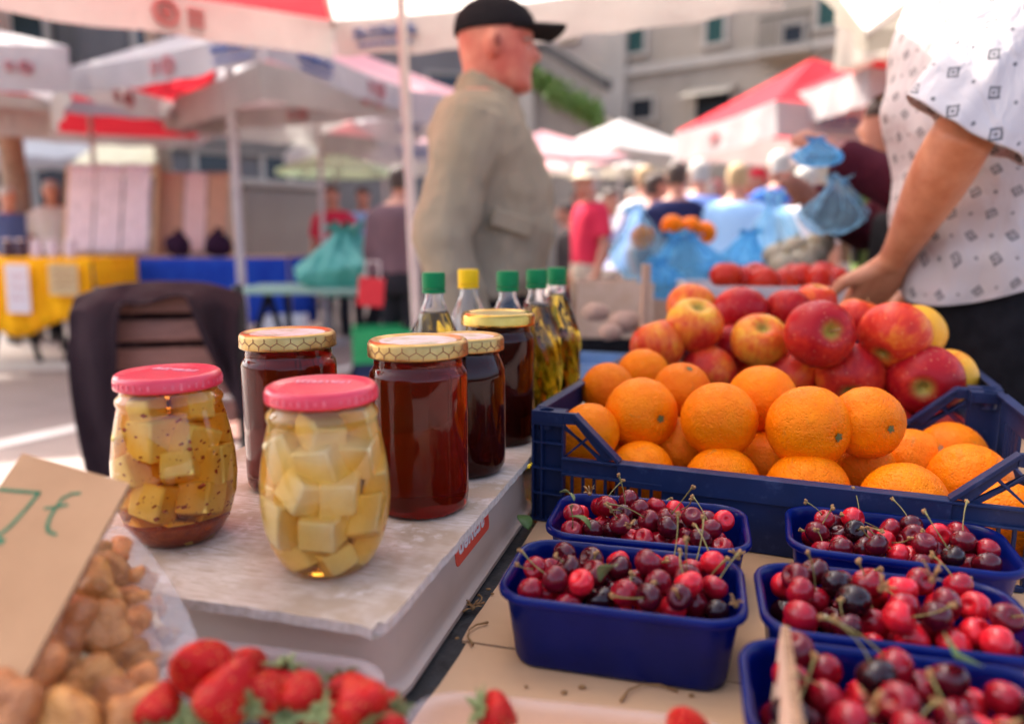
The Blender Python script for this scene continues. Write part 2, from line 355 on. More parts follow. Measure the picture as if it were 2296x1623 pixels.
# grey tub turned upside down, carrying the board
BY = R(-15.2); BFR = Vector((-.083, .444, 0))
def bl(x, y, z): return BFR + Matrix.Rotation(BY, 3, 'Z') @ Vector((x, y, z))
tub = thing('plastic_tub', 'milky grey plastic tub turned upside down under the white board', 'tub', BFR, (0, 0, BY))
cx, cyy, hx, hy = -.174, .232, .166, .214
m = MB(); rings = []
for inx, r, z in ((-.006, .035, ZT), (-.006, .035, ZT + .0045), (-.001, .034, ZT + .006), (.001, .033, ZT + .009), (.002, .032, ZT + .016), (.006, .03, ZT + .057), (.009, .028, ZT + .0615), (.015, .024, ZT + .0634)):
    rings.append(rrect(cx, cyy, hx - inx, hy - inx, r, z))
m.loft(rings, 0, True).build('tub_body', M['tub'], tub, ang=60)
bd = MB(); ZB = .8535
nx, ny = 40, 44; top = []
for j in range(ny + 1):
    for i in range(nx + 1):
        x = -.345 + .345 * i / nx; y = .475 * j / ny
        if j == 0: y += .0016 * fbm((x, 0, 1), 60)
        if i == nx: x += .0018 * fbm((0, y, 2), 60)
        if i == nx and j == 0: x -= .012; y += .006
        if i == nx and j == 1: x -= .003
        if i == nx - 1 and j == 0: y += .001
        z = ZB + .0006 * fbm((x, y, 0), 18)
        if i >= nx - 1 and j <= 1: z -= .003
        top.append((x, y, z))
fs = [(j*(nx+1)+i, j*(nx+1)+i+1, (j+1)*(nx+1)+i+1, (j+1)*(nx+1)+i) for j in range(ny) for i in range(nx)]
nb = len(top); vs = top + [(x, y, z - .0075) for x, y, z in top]
fs2 = [tuple(k + nb for k in reversed(f)) for f in fs]
edge = [i for i in range(nx + 1)] + [j*(nx+1)+nx for j in range(1, ny + 1)] + [ny*(nx+1)+i for i in range(nx - 1, -1, -1)] + [j*(nx+1) for j in range(ny - 1, 0, -1)]
fs3 = [(edge[k], edge[k] + nb, edge[(k+1) % len(edge)] + nb, edge[(k+1) % len(edge)]) for k in range(len(edge))]
bd.add(vs, fs + fs2); bd.add(vs, [], 0); o = len(bd.v) - len(vs)
for f in fs3: bd.f.append(tuple(reversed(f))); bd.m.append(1)
bo = bd.build('serving_board', [M['board'], pm('raw_board_edge', (.46, .36, .28), (.62, .52, .44), rough=.8, scale=160)], None, ang=50, loc=BFR, rot=(0, 0, BY))
tag(bo, 'worn white painted board with a chipped corner, carrying the jars', 'board')
# sticker on the right wall of the tub
def text_mesh(body, size, shear=0, off=0, extr=.0002):
    cu = bpy.data.curves.new('lettering', 'FONT'); cu.body = body; cu.size = size; cu.shear = shear; cu.offset = off; cu.extrude = extr; cu.align_x = 'CENTER'; cu.align_y = 'CENTER'; cu.resolution_u = 4
    ob = bpy.data.objects.new('lettering', cu); COL.objects.link(ob); bpy.context.view_layer.update()
    me = bpy.data.meshes.new_from_object(ob.evaluated_get(bpy.context.evaluated_depsgraph_get())); bpy.data.objects.remove(ob)
    return me
def wall_frame(y, z):
    """on the tub's right wall: X towards the front, Y down the wall, Z outwards (so writing is upside down)"""
    f = (z - (ZT + .016)) / .041; x = cx + hx - .002 - .004 * f
    nrm = Vector((.041, 0, .004)).normalized(); X = Vector((0, -1, 0)); Y = nrm.cross(X)
    mt = Matrix((X, Y, nrm)).transposed().to_4x4(); mt.translation = Vector((x, y, z)) + nrm * .0006
    return mt
sp = rrect(0, 0, .0495, .0125, .006, 0); m = MB(); n = len(sp)
m.add([(x, y, -.0005) for x, y, _ in sp] + [(x, y, .0002) for x, y, _ in sp], [tuple(range(n, 2*n)), tuple(range(n-1, -1, -1))] + [(i, (i+1) % n, (i+1) % n + n, i + n) for i in range(n)])
st = m.build('sticker', M['sticker'], tub, smooth=False); st.matrix_local = wall_frame(.222, .8275)
me = text_mesh('araven', .0265, .18, .0006); me.materials.append(M['sticker_white'])
lt = bpy.data.objects.new('lettering', me); COL.objects.link(lt); lt.parent = st; lt.location = (0.002, -.0005, .0004); lt.scale = (1.08, 1, 1)

# ---------------------------------------------------------------- jars
def marks(mb, w, h, n, seed, z=0):
    """row of small unreadable letter-like strokes, w wide and h high"""
    rr = random.Random(seed); x = -w / 2; st = w / n
    for i in range(n):
        k = rr.choice('ABCDE'); cxk = x + st * .5; b = st * .22
        if k in 'ACE': mb.box((cxk - st*.25, 0, z), (b, h, .0004 if h < .1 else .003))
        if k in 'AB': mb.box((cxk + st*.22, 0, z), (b, h * rr.choice((.6, 1)), .0004 if h < .1 else .003))
        if k in 'BCD': mb.box((cxk, h*.42, z), (st*.66, h*.16, .00044 if h < .1 else .0032))
        if k in 'CDE': mb.box((cxk, -h*.42, z), (st*.66, h*.16, .00044 if h < .1 else .0032))
        if k in 'ADE': mb.box((cxk, 0, z), (st*.6, h*.15, .00048 if h < .1 else .0034))
        x += st
    return mb
M['rim_faint'] = pm('faint_rim_print', (.74, .16, .20), (.66, .06, .10), rough=.5, scale=90)
def lid(parent, r, z0, h, mat, disc=None, hexes=False, text=None, seed=0):
    rr = r
    pr = [(rr-.0015, z0), (rr, z0+.0008), (rr+.0004, z0+.002), (rr, z0+.0035), (rr, z0+h-.004), (rr-.001, z0+h-.0015), (rr-.003, z0+h), (rr-.0055, z0+h-.0001), (rr-.0075, z0+h-.0018), (rr-.010, z0+h-.0019), (rr*.35, z0+h-.0014), (.0005, z0+h-.0014)]
    lo = MB().lathe([(rr-.003, z0)] + pr, 56, cap=False).build('lid', mat, parent, ang=50)
    if disc: MB().lathe([(.0004, z0+h-.0012), (rr*.55, z0+h-.0012), (rr-.0105, z0+h-.0016), (rr-.0108, z0+h-.0019)], 40, cap=False).build('lid_print', disc, lo, ang=60)
    if hexes:
        m = MB(); nh = 24; a = 2 * PI * (rr + .0004) / nh / math.sqrt(3)
        def cp(u, v): return ((rr + .00035) * math.cos(u / rr), (rr + .00035) * math.sin(u / rr), v)
        def line(p, q, wd=.00042):
            d = Vector((q[0]-p[0], q[1]-p[1])); nn = Vector((-d.y, d.x)).normalized() * wd
            m.add([cp(p[0]+nn.x, p[1]+nn.y), cp(q[0]+nn.x, q[1]+nn.y), cp(q[0]-nn.x, q[1]-nn.y), cp(p[0]-nn.x, p[1]-nn.y)], [(0, 3, 2, 1)])
        W = a * math.sqrt(3)
        for row in range(-1, 4):
            for i in range(nh):
                ux = i * W + (W / 2 if row % 2 else 0); vz = z0 + .002 + row * a * 1.5
                c = [(ux + a * math.sin(PI/3*k), vz + a * math.cos(PI/3*k)) for k in range(6)]
                for k in range(3):
                    p, q = c[k], c[k+1]
                    if min(p[1], q[1]) > z0 + .001 and max(p[1], q[1]) < z0 + h - .002: line(p, q)
                    elif max(p[1], q[1]) > z0 + .0012 and min(p[1], q[1]) < z0 + h - .0025:
                        lo_, hi_ = (p, q) if p[1] < q[1] else (q, p)
                        def cut(A, B, zc): f = (zc - A[1]) / (B[1] - A[1] + 1e-9); return (A[0] + (B[0]-A[0]) * f, zc)
                        P = cut(lo_, hi_, z0 + .0012) if lo_[1] < z0 + .0012 else lo_
                        Q = cut(lo_, hi_, z0 + h - .0025) if hi_[1] > z0 + h - .0025 else hi_
                        if Q[1] > P[1]: line(P, Q)
        m.build('honeycomb_pattern', M['hexline'], lo, smooth=False)
    if text:
        m = marks(MB(), rr * 1.05, rr * .17, 10, seed, z0 + h - .0008)
        to = m.build('lettering', text, lo, smooth=False); to.rotation_euler = (0, 0, R(-14)); to.location = (0, rr*.28, 0)
        m = MB()
        for i in range(44):
            if i % 9 == 8: continue
            a = 2 * PI * i / 44; m.box(((rr+.0002) * math.cos(a), (rr+.0002) * math.sin(a), z0 + h * .42), (.0006, .0018, h * (.2 + .12 * ((i*7) % 3))), rot=(0, 0, a))
        m.build('rim_print', M['rim_faint'], lo, smooth=False)
    return lo
def cheese_jar(px, py, label, yellow, seed, yaw):
    p = at(px, py, z=ZB); j = thing('cheese_jar', label, 'jar', (p.x, p.y, ZB + .0008), (0, 0, yaw), 'jars of cheese in oil')
    out = [(.001, .0025), (.020, .0022), (.026, .0), (.0305, .001), (.036, .007), (.0425, .020), (.0468, .036), (.0485, .053), (.0478, .070), (.0455, .087), (.0424, .103), (.0402, .112), (.0398, .1145), (.0408, .1165), (.0412, .1185), (.0404, .121), (.0375, .1235), (.0368, .127), (.0368, .137)]
    # solid, oil filled: glass and oil bend light alike
    MB().lathe(out + [(.030, .1375), (.001, .1375)], 64).build('glass_jar', M['spice_glass'] if yellow else M['oil_glass'], j, ang=60)
    rr = random.Random(seed); k = 0
    def rad(z):
        for (r0, z0), (r1, z1) in zip(out[2:], out[3:]):
            if z0 <= z <= z1: return r0 + (r1 - r0) * (z - z0) / max(1e-6, z1 - z0)
        return .026 if z < .002 else .036
    for lev, z in enumerate((.018, .042, .066, .090, .112)):
        R0 = min(rad(z - .0125), rad(z + .0125)); n = (5, 6, 6, 6, 4)[lev]
        for i in range(n + (1 if lev in (1, 2, 3) else 0)):
            s = rr.uniform(.0255, .033) * (.78, 1, 1, 1, .82)[lev]
            a = 2 * PI * (i + .5 * lev + rr.uniform(-.15, .15)) / n; rho = R0 - s * (.66 if lev else .74)
            if i == n: rho = 0
            b = MB().box((0, 0, 0), (s * rr.uniform(.8, 1.1), s * .9, s * rr.uniform(.75, 1.15))); b.v = [(x * rr.uniform(.86, 1.12), y * rr.uniform(.86, 1.12), z * rr.uniform(.86, 1.12)) for x, y, z in b.v]
            c = b.build('cheese_cube', M['cheese_y'] if yellow else M['cheese'], j, bevel=.0022, loc=(rho * math.cos(a), rho * math.sin(a), z + rr.uniform(-.003, .003)), rot=(rr.uniform(-.5, .5), rr.uniform(-.4, .4), a + rr.uniform(-.6, .6)))
    if yellow:
        m = MB()
        for i in range(760):
            z = .012 + .105 * rr.random() ** 2.4; a = rr.uniform(0, 2*PI); q = rad(z) - rr.uniform(.0008, .0025); s = .0004 + .0024 * rr.random() ** 3
            m.box((q * math.cos(a), q * math.sin(a), z), (s * .6, s * rr.uniform(.6, 2.2), s * rr.uniform(.5, 1.4)), rot=(rr.random(), rr.random(), a))
        tag(m.build('chilli_flakes', M['spice'], j, smooth=False), kind='stuff')
        m = MB().lathe([(.001, .0042), (.024, .0044), (.030, .0062), (.0355, .010), (.0395, .016), (.040, .019), (.030, .0215), (.001, .021)], 40, mod=lambda a, z: 1 + .02 * math.sin(5*a + 90*z) + (.0 if z < .012 else .03 * math.sin(3*a)) * -1)
        m.build('sediment', M['spice'], j)
    lid(j, .0410, .1285, .0125, M['lid_red'], None, False, M['lid_print'], seed)
    return j
M['oil_glass'] = glass('oil_filled_glass', (1, 1, .99), 1.47, 0, ((.985, .78, .10), 44))
M['spice_glass'] = glass('spiced_oil_glass', (1, 1, .98), 1.47, 0, ((.985, .70, .02), 42))
cheese_jar(738, 1262, 'red lidded jar of pale white cheese cubes in light oil', False, 5, R(8))
cheese_jar(405, 1200, 'red lidded jar of yellow cheese cubes in amber oil with chilli flakes', True, 9, R(-4))
def honey_jar(px, py, label, r, h, hon, lidm, lr, hexes, shoulder=False, yaw=0, disc=None):
    p = at(px, py, z=ZB); j = thing('honey_jar', label, 'jar', (p.x, p.y, ZB + .0008), (0, 0, yaw), 'jars of dark honey')
    zs = h - .030
    if shoulder: o = [(r*.82, 0), (r*.9, .0015), (r*.985, .010), (r, .020), (r, zs-.014), (r*.985, zs-.006), (r*.90, zs+.004), (r*.84, zs+.010), (r*.83, zs+.013), (r*.83, h-.003)]
    else: o = [(r*.86, 0), (r*.93, .001), (r*.985, .006), (r, .013), (r, zs-.003), (r*.985, zs+.001), (r*.935, zs+.004), (r*.90, zs+.0065), (r*.905, zs+.009), (r*.895, zs+.012), (r*.895, h-.003)]
    # filled to the lid: glass and honey bend light alike, so the jar is one solid
    MB().lathe([(.001, .003), (r*.7, .0025)] + o + [(o[-1][0] - .004, h - .0028), (.001, h - .0028)], 72).build('glass_jar', hon, j, ang=60)
    lid(j, lr, h - .0155, .0155, lidm, disc, hexes)
    return j
honey_jar(662, 1082, 'honey jar with honeycomb lid, behind the two cheese jars', .0465, .157, M['honey'], M['gold'], .0468, True, disc=M['lid_disc'], yaw=.3)
honey_jar(945, 1132, 'tall honey jar with honeycomb lid, beside the white cheese jar', .0450, .158, M['honey'], M['gold'], .0456, True, disc=M['lid_disc'], yaw=1.1)
honey_jar(1047, 1052, 'shouldered jar of very dark honey with a patterned lid', .0425, .147, M['honey2'], M['gold'], .0408, True, True, disc=M['lid_disc'], yaw=.7)
honey_jar(1118, 985, 'very dark honey jar with a plain shiny gold lid', .0440, .160, M['honey2'], M['gold_shiny'], .0452, False, disc=pm('plain_gold_disc', (.50, .42, .18), (.60, .52, .25), rough=.3, metal=.6, scale=30))

# ---------------------------------------------------------------- bottles of oil
def oil_bottle(x, y, label, capm, filled, yaw, top=.208):
    b = thing('oil_bottle', label, 'bottle', (x, y, ZT + .0012), (0, 0, yaw), 'plastic bottles of oil')
    prof = [(.001, .004), (.018, .004), (.026, 0), (.032, .002), (.0355, .010), (.036, .022), (.0345, .027), (.036, .032), (.036, .044), (.0345, .049), (.036, .054), (.0365, .068), (.034, .075), (.0365, .082)]
    for k in range(28):
        z = .088 + .147 * k / 27; q = z
        r = .0375 if z < .165 else .0375 - .0245 * ((z - .165) / .075) ** 1.35
        prof.append((max(.0128, r), z))
    prof += [(.0122, .243), (.0122, .268)]
    tw = lambda a, z: 1 + (.035 * math.cos(12 * a + 105 * z) * min(1, max(0, (z - .09) / .02)) * min(1, max(0, (.236 - z) / .03)) if z > .09 else 0)
    wl = .0009
    shell = [(r, z) for r, z in prof if not filled or z > top]
    if filled:
        k = [i for i, (r, z) in enumerate(prof) if z > top][0]; f = (top - prof[k-1][1]) / (prof[k][1] - prof[k-1][1]); rt = prof[k-1][0] + (prof[k][0] - prof[k-1][0]) * f
        MB().lathe(prof[:k] + [(rt, top), (rt - .001, top + .0001), (.001, top + .0001)], 72, mod=tw).build('oil_filled_body', M['oil'], b, ang=70)
        shell = [(rt, top + .0004)] + shell
        MB().lathe(shell + [(.0113, .268)] + [(r - wl, z) for r, z in shell[::-1]] + [shell[0]], 72, mod=tw, cap=False).build('bottle_neck', M['pet'], b, ang=70)
    else:
        MB().lathe(prof + [(.0113, .268)] + [(max(.001, r - wl), z) for r, z in prof if z > .003][::-1], 72, mod=tw).build('bottle', M['pet'], b, ang=70)
    c = MB().lathe([(.0145, .2565), (.0152, .257), (.0152, .275), (.0142, .2775), (.001, .278)], 84, mod=lambda a, z: 1 + (.018 * math.cos(42 * a) if .257 < z < .2755 else 0)).build('cap', capm, b, ang=30)
    MB().lathe([(.0145, .2505), (.0150, .251), (.0150, .2552), (.0143, .2556)], 40, cap=False).build('cap_ring', capm, c, solid=.001)
    return b
oil_bottle(-.104, .985, 'green capped oil bottle standing apart behind the patterned honey lids', M['cap_green'], True, .2, .226)
oil_bottle(-.064, 1.09, 'clear bottle with the only yellow cap', M['cap_yellow'], False, .9)
oil_bottle(-.006, 1.025, 'green capped bottle right behind the plain gold honey lid', M['cap_green'], True, 1.4, .213)
oil_bottle(.036, 1.085, 'green capped oil bottle in the middle, next to the last bottle', M['cap_green'], True, 2.1, .228)
oil_bottle(.071, 1.17, 'green capped bottle of golden oil farthest along the crate', M['cap_green'], True, 2.9, .236)

# ---------------------------------------------------------------- crates
CO = Vector((.022, .817, ZT + .001)); CA = math.atan2(-.3714, .9285)
def crate(loc, yaw, label, L=.52, W=.325, Hh=.13, lo=.08):
    c = thing('fruit_crate', label, 'crate', loc, (0, 0, yaw), 'blue plastic fruit crates')
    def long_wall(m):
        # outer face at y=0, inside towards +y; x 0..L
        th = .004
        for q in (0, 1):
            X = (lambda x: L - x) if q else (lambda x: x)
            def bx(x0, x1, z0, z1, y0=0, y1=th): m.box(((X(x0) + X(x1)) / 2, (y0 + y1) / 2, (z0 + z1) / 2), (abs(x1 - x0), y1 - y0, z1 - z0))
            def pz(pts, y0, y1):
                P = [(X(a), b) for a, b in pts]
                m.prism(P[::-1] if q else P, y0, y1)
            # corner post: recessed plate behind a grid of ribs
            bx(.002, .036, 0, Hh - .014, .010, .013)
            for z in (.0, .032, .062, .092, .1135): bx(.0, .0375, z, z + .0025, .0003, .010)
            for x in (.0, .0105, .0355): bx(x, x + .0025, .0026, Hh - .0145, .0006, .0105)
            # top collar with the round stacking socket
            bx(.0, .0375, Hh - .014, Hh, 0, .0025)
            bx(.0, .0025, Hh - .014, Hh, .0026, .022); bx(.034, .0375, Hh - .014, Hh, .0026, .022); bx(.0026, .0339, Hh - .014, Hh, .0195, .022)
            n = 20; ri, cxk, cyk = .0085, .0145, .0112
            ring = [(X(cxk) + ri * math.cos(2*PI*k/n), cyk + ri * math.sin(2*PI*k/n)) for k in range(n)]
            outer = []
            for k in range(n):
                a = 2*PI*k/n; dx, dy = math.cos(a), math.sin(a); s = min(.0172 / max(1e-6, abs(dx)) if True else 9, .0085 / max(1e-6, abs(dy)) * 1.02)
                outer.append((X(cxk + (.0035 if True else 0)) + dx * s, cyk + dy * s))
            m.add([(x, y, Hh - .0006) for x, y in ring] + [(x, y, Hh - .0006) for x, y in outer], [(k, (k+1) % n, (k+1) % n + n, k + n) for k in range(n)])
            m.add([(x, y, Hh - .0006) for x, y in ring] + [(x, y, Hh - .022) for x, y in ring], [(k, k + n, (k+1) % n + n, (k+1) % n) for k in range(n)] + [tuple(range(n, 2*n))])
            # sloping shoulder with its flange and the brace in the triangle
            pz([(.0376, Hh - .013), (.0376, Hh), (.052, Hh), (.052, Hh - .0125)], 0, .006)
            pz([(.052, Hh - .0125), (.052, Hh), (.100, lo + .002), (.086, lo - .0006)], .0005, .007)
            pz([(.050, Hh - .0028), (.052, Hh + .0004), (.1035, lo + .0018), (.1005, lo - .001)], -.004, .0095)
            pz([(.0381, lo - .0005), (.0405, lo - .0005), (.066, Hh - .0285), (.064, Hh - .026)], .001, .0055)
            pz([(.0381, Hh - .0132), (.0381, Hh - .020), (.086, lo - .0006), (.078, lo - .0006)][::-1], .0024, .005)
            bx(.0376, .150, .060, .0794, .0004, .0045)
            bx(.0376, .150, .0594, .0622, -.0045, .0003); bx(.0376, .150, .077, .0797, -.0045, .0003)
            # slots
            bx(.0376, .150, .028, .0325, -.0035, .0042); bx(.0376, .150, .0, .0048, -.0025, .0042)
            for k in range(9): x = .0376 + .0128 * k; bx(x + .009, x + .0125, .0326, .0593, .0006, .004); bx(x + .009, x + .0125, .0049, .0279, .0006, .004)
        m.box((L/2, th/2 + .0003, lo/2 - .006), (L - .3004, th, lo - .012))
        m.box((L/2, -.0005, lo - .0126), (L - .202, .0075, .0252))
        m.box((L/2, .0078, lo - .0012), (L - .202, .009, .0022))
        for k in range(18): m.box((.115 + (L - .23) * k / 17, .006, lo - .008), (.0022, .006, .0125))
    m = MB(); long_wall(m); m.build('front_wall', M['crate'], c, smooth=False, bevel=.0006)
    m = MB(); long_wall(m); b = m.build('back_wall', M['crate'], c, smooth=False, bevel=.0006, loc=(L, W, 0), rot=(0, 0, PI))
    for x0, sgn in ((.0, 1), (L, -1)):
        m = MB()
        def sb(y0, y1, z0, z1, d0=0, d1=.004): m.box((x0 + sgn * (d0 + d1) / 2, (y0 + y1) / 2, (z0 + z1) / 2), (abs(d1 - d0), y1 - y0, z1 - z0))
        a, b_ = .0225, W - .0225
        sb(a, b_, Hh - .030, Hh, 0, .0045); sb(a, b_, Hh - .003, Hh + .0003, -.002, .010); sb(a, b_, 0, .006); sb(a, b_, .046, .053)
        sb(a, a + .028, .0061, Hh - .0301); sb(b_ - .028, b_, .0061, Hh - .0301)
        ym = W / 2; hw = .05
        sb(ym - hw - .01, ym - hw, .0531, Hh - .0301); sb(ym + hw, ym + hw + .01, .0531, Hh - .0301); sb(ym - hw, ym + hw, .0531, .060)
        for k in range(4):
            for s2 in (-1, 1):
                y = ym + s2 * (hw + .013 + .012 * k)
                if abs(y - ym) < W/2 - .052: sb(y - .002, y + .002, .0531, Hh - .0301, .0003, .0037)
        for k in range(22):
            y = a + .032 + (W - .045 - .064) * k / 21; sb(y - .002, y + .002, .0061, .0459, .0003, .0037)
        m.build('end_wall', M['crate'], c, smooth=False, bevel=.0006)
    m = MB()
    for k in range(14): m.box((.006 + (L - .012) * (k + .5) / 14, W / 2, .0035), (.018, W - .012, .003))
    for k in range(6): m.box((L / 2, .012 + (W - .024) * (k + .5) / 6, .0015), (L - .012, .012, .0008))
    m.build('crate_floor', M['crate'], c, smooth=False)
    return c
uxv = Vector((math.cos(CA), math.sin(CA), 0)); uyv = Vector((-math.sin(CA), math.cos(CA), 0))
crate(CO, CA, 'blue plastic crate full of oranges, behind the cherry punnets')
CO2 = CO + uyv * .334 + uxv * .004
crate(CO2, CA, 'blue plastic crate heaped with red apples, behind the orange crate')

# ---------------------------------------------------------------- oranges and apples
def orange_mesh(k):
    m = MB()
    def f(d):
        top = max(0, d.z); dim = math.exp(-((1 - d.z) / .012) ** 1.0) * .07
        return 1 - dim + .018 * fbm((d.x + k, d.y, d.z), 1.6) + .006 * fbm((d.x, d.y + k, d.z), 5) - .012 * abs(math.sin(5 * math.atan2(d.y, d.x))) * math.exp(-((1 - d.z) / .05))
    return m.ball((0, 0, 0), 1, (1, 1, .95 + .02 * (k % 3)), 56, 36, fn=f)
def star(r, z):
    m = MB(); n = 20; v = [(0, 0, z + .0012)]
    for i in range(n): q = r * (1 if i % 4 else .62) * (.85 + .3 * ((i * 7) % 5) / 5); a = 2*PI*i/n; v.append((q*math.cos(a), q*math.sin(a), z - (.0002 if q < r else -.0004)))
    m.add(v, [(0, i + 1, (i + 1) % n + 1) for i in range(n)]); m.tube([(0, 0, z + .0008), (.0003, 0, z + .004)], [.0016, .0013], 8, 1); return m
ORG = [orange_mesh(k).build('orange', M['orange'], None, ang=180) for k in range(3)]
for o in ORG: COL.objects.unlink(o)
def put(o, loc, stemdir, spin=0):
    q = Vector(stemdir).normalized().to_track_quat('Z', 'Y'); o.rotation_mode = 'QUATERNION'
    from mathutils import Quaternion
    o.rotation_quaternion = q @ Quaternion((0, 0, 1), spin); o.location = loc
#  s, t, z, diameter, stem direction, colour tint, label tail
CAMD = Vector((0, -1, .25))
OR = [(.050,.062,.873,.074,(-.5,.6,.3),1.0,'behind the sloping crate corner next to the dark honey jar'),
 (.100,.120,.889,.090,(.42,-1,.08),1.02,'on top with its green stem scar facing out, nearest the honey'),
 (.195,.102,.894,.088,(.2,.8,.3),.98,'smooth round one on top, no stem scar in view'),
 (.292,.100,.895,.093,(.42,-1,-.02),1.0,'largest on top, its stem scar low on one side'),
 (.352,.125,.900,.080,(.22,-1,.06),.98,'on top with a wrinkled skin round its stem scar'),
 (.036,.205,.899,.074,(0,.6,-.5),.86,'reddish one against the end wall by the oil bottles'),
 (.066,.292,.908,.076,(.3,.6,.5),.95,'at the back, touching the lowest apple'),
 (.136,.205,.905,.076,(.15,-.5,1),.84,'reddish one with two dark specks, below the apples'),
 (.237,.188,.905,.085,(.9,.5,.1),1.05,'brightest one at the back between the two largest'),
 (.112,.070,.829,.078,(.3,.5,-.5),1.05,'in the bottom row behind the low rim, nearest the sloping corner'),
 (.146,.140,.846,.076,(.3,.5,-.5),.82,'deep in the gap below the one with the green scar'),
 (.205,.066,.829,.084,(.3,-.9,.35),1.04,'in the bottom row with a small pale spot, centre of the low rim'),
 (.245,.158,.832,.078,(.3,.5,-.5),1.0,'tucked in the gap below the brightest one'),
 (.295,.068,.829,.090,(.3,.5,-.5),1.06,'in the bottom row directly under the largest one'),
 (.352,.165,.836,.078,(.3,.5,-.5),.98,'in the second bottom row under the wrinkled one'),
 (.387,.062,.831,.087,(.3,.5,-.5),1.08,'in the bottom row where the rim starts to rise again'),
 (.410,.205,.838,.080,(.72,-.7,.25),1.0,'with a large brown scarred patch round its stem'),
 (.462,.278,.832,.085,(.7,.3,.5),.93,'rough blotchy one in the far corner by the handle hole'),
 (.463,.165,.832,.088,(.3,.5,-.5),1.07,'plump one beside the end wall with the handle'),
 (.478,.068,.826,.076,(.3,.5,-.5),1.08,'behind the braced triangle, under the rising rim'),
 (.045,.055,.822,.072,(.3,.5,-.5),.9,'low one seen through the slots at the sloping corner'),
 (.060,.140,.825,.078,(.3,.5,-.5),.9,'buried one resting on the crate floor behind the slots')]
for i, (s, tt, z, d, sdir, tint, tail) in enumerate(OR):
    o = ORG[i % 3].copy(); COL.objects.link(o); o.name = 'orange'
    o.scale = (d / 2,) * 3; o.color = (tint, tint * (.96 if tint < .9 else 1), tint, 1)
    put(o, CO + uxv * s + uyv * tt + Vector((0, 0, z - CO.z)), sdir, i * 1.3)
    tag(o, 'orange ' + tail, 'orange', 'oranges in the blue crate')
    c = star(.11, .93 if i % 3 == 0 else .955).build('calyx', [M['calyx'], M['stub']], o, ang=180)
    c.data.transform(Matrix.Scale(1, 4)); 
    if i == 16:
        m = MB(); n = 30; v = [(0, 0, .955)]
        for rr_ in (.25, .5):
            for k in range(n): a = 2*PI*k/n; q = rr_ * (1 + .25 * fbm((math.cos(a)*2, math.sin(a)*2, rr_), 1.5)); zz = .951 * math.sqrt(max(0, 1 - q*q)) + .014; v.append((q*math.cos(a), q*math.sin(a), zz))
        m.add(v, [(0, k+1, (k+1) % n + 1) for k in range(n)] + [(k+1, k+1+n, (k+1) % n + 1 + n, (k+1) % n + 1) for k in range(n)]); m.build('scarred_patch', M['scar'], o, ang=180)
# fix the star's stub lengths (the star is drawn in units of the fruit's radius)
def apple_mesh(k):
    m = MB(); P = []
    for i in range(33):
        th = PI * i / 32; d = math.cos(th); r = math.sin(th)
        rr_ = 1 - .30 * math.exp(-(th / .30) ** 2) - .22 * math.exp(-((PI - th) / .28) ** 2)
        P.append((max(.004, .0400 * r * (1 + .05 * d) * (1.02)), .0375 * d * rr_ ))
    def mod(a, z): return 1 + .022 * math.cos(5 * a + k) * (1 if z < 0 else .5) * min(1, abs(z) / .02) + .03 * math.cos(a + k * 2.1) + .012 * math.cos(2 * a + k)
    return m.lathe(P[::-1], 48, mod=mod)
APP = [apple_mesh(k).build('apple', M['apple'], None, ang=180) for k in range(3)]
for o in APP: COL.objects.unlink(o)
ast = [MB().tube([(0, 0, .024), (.001, 0, .032), (.003 + .002 * k, .001, .040)], [.0013, .0011, .0017], 8).build('stem', M['knob'], None, ang=180) for k in range(2)]
for o in ast: COL.objects.unlink(o)
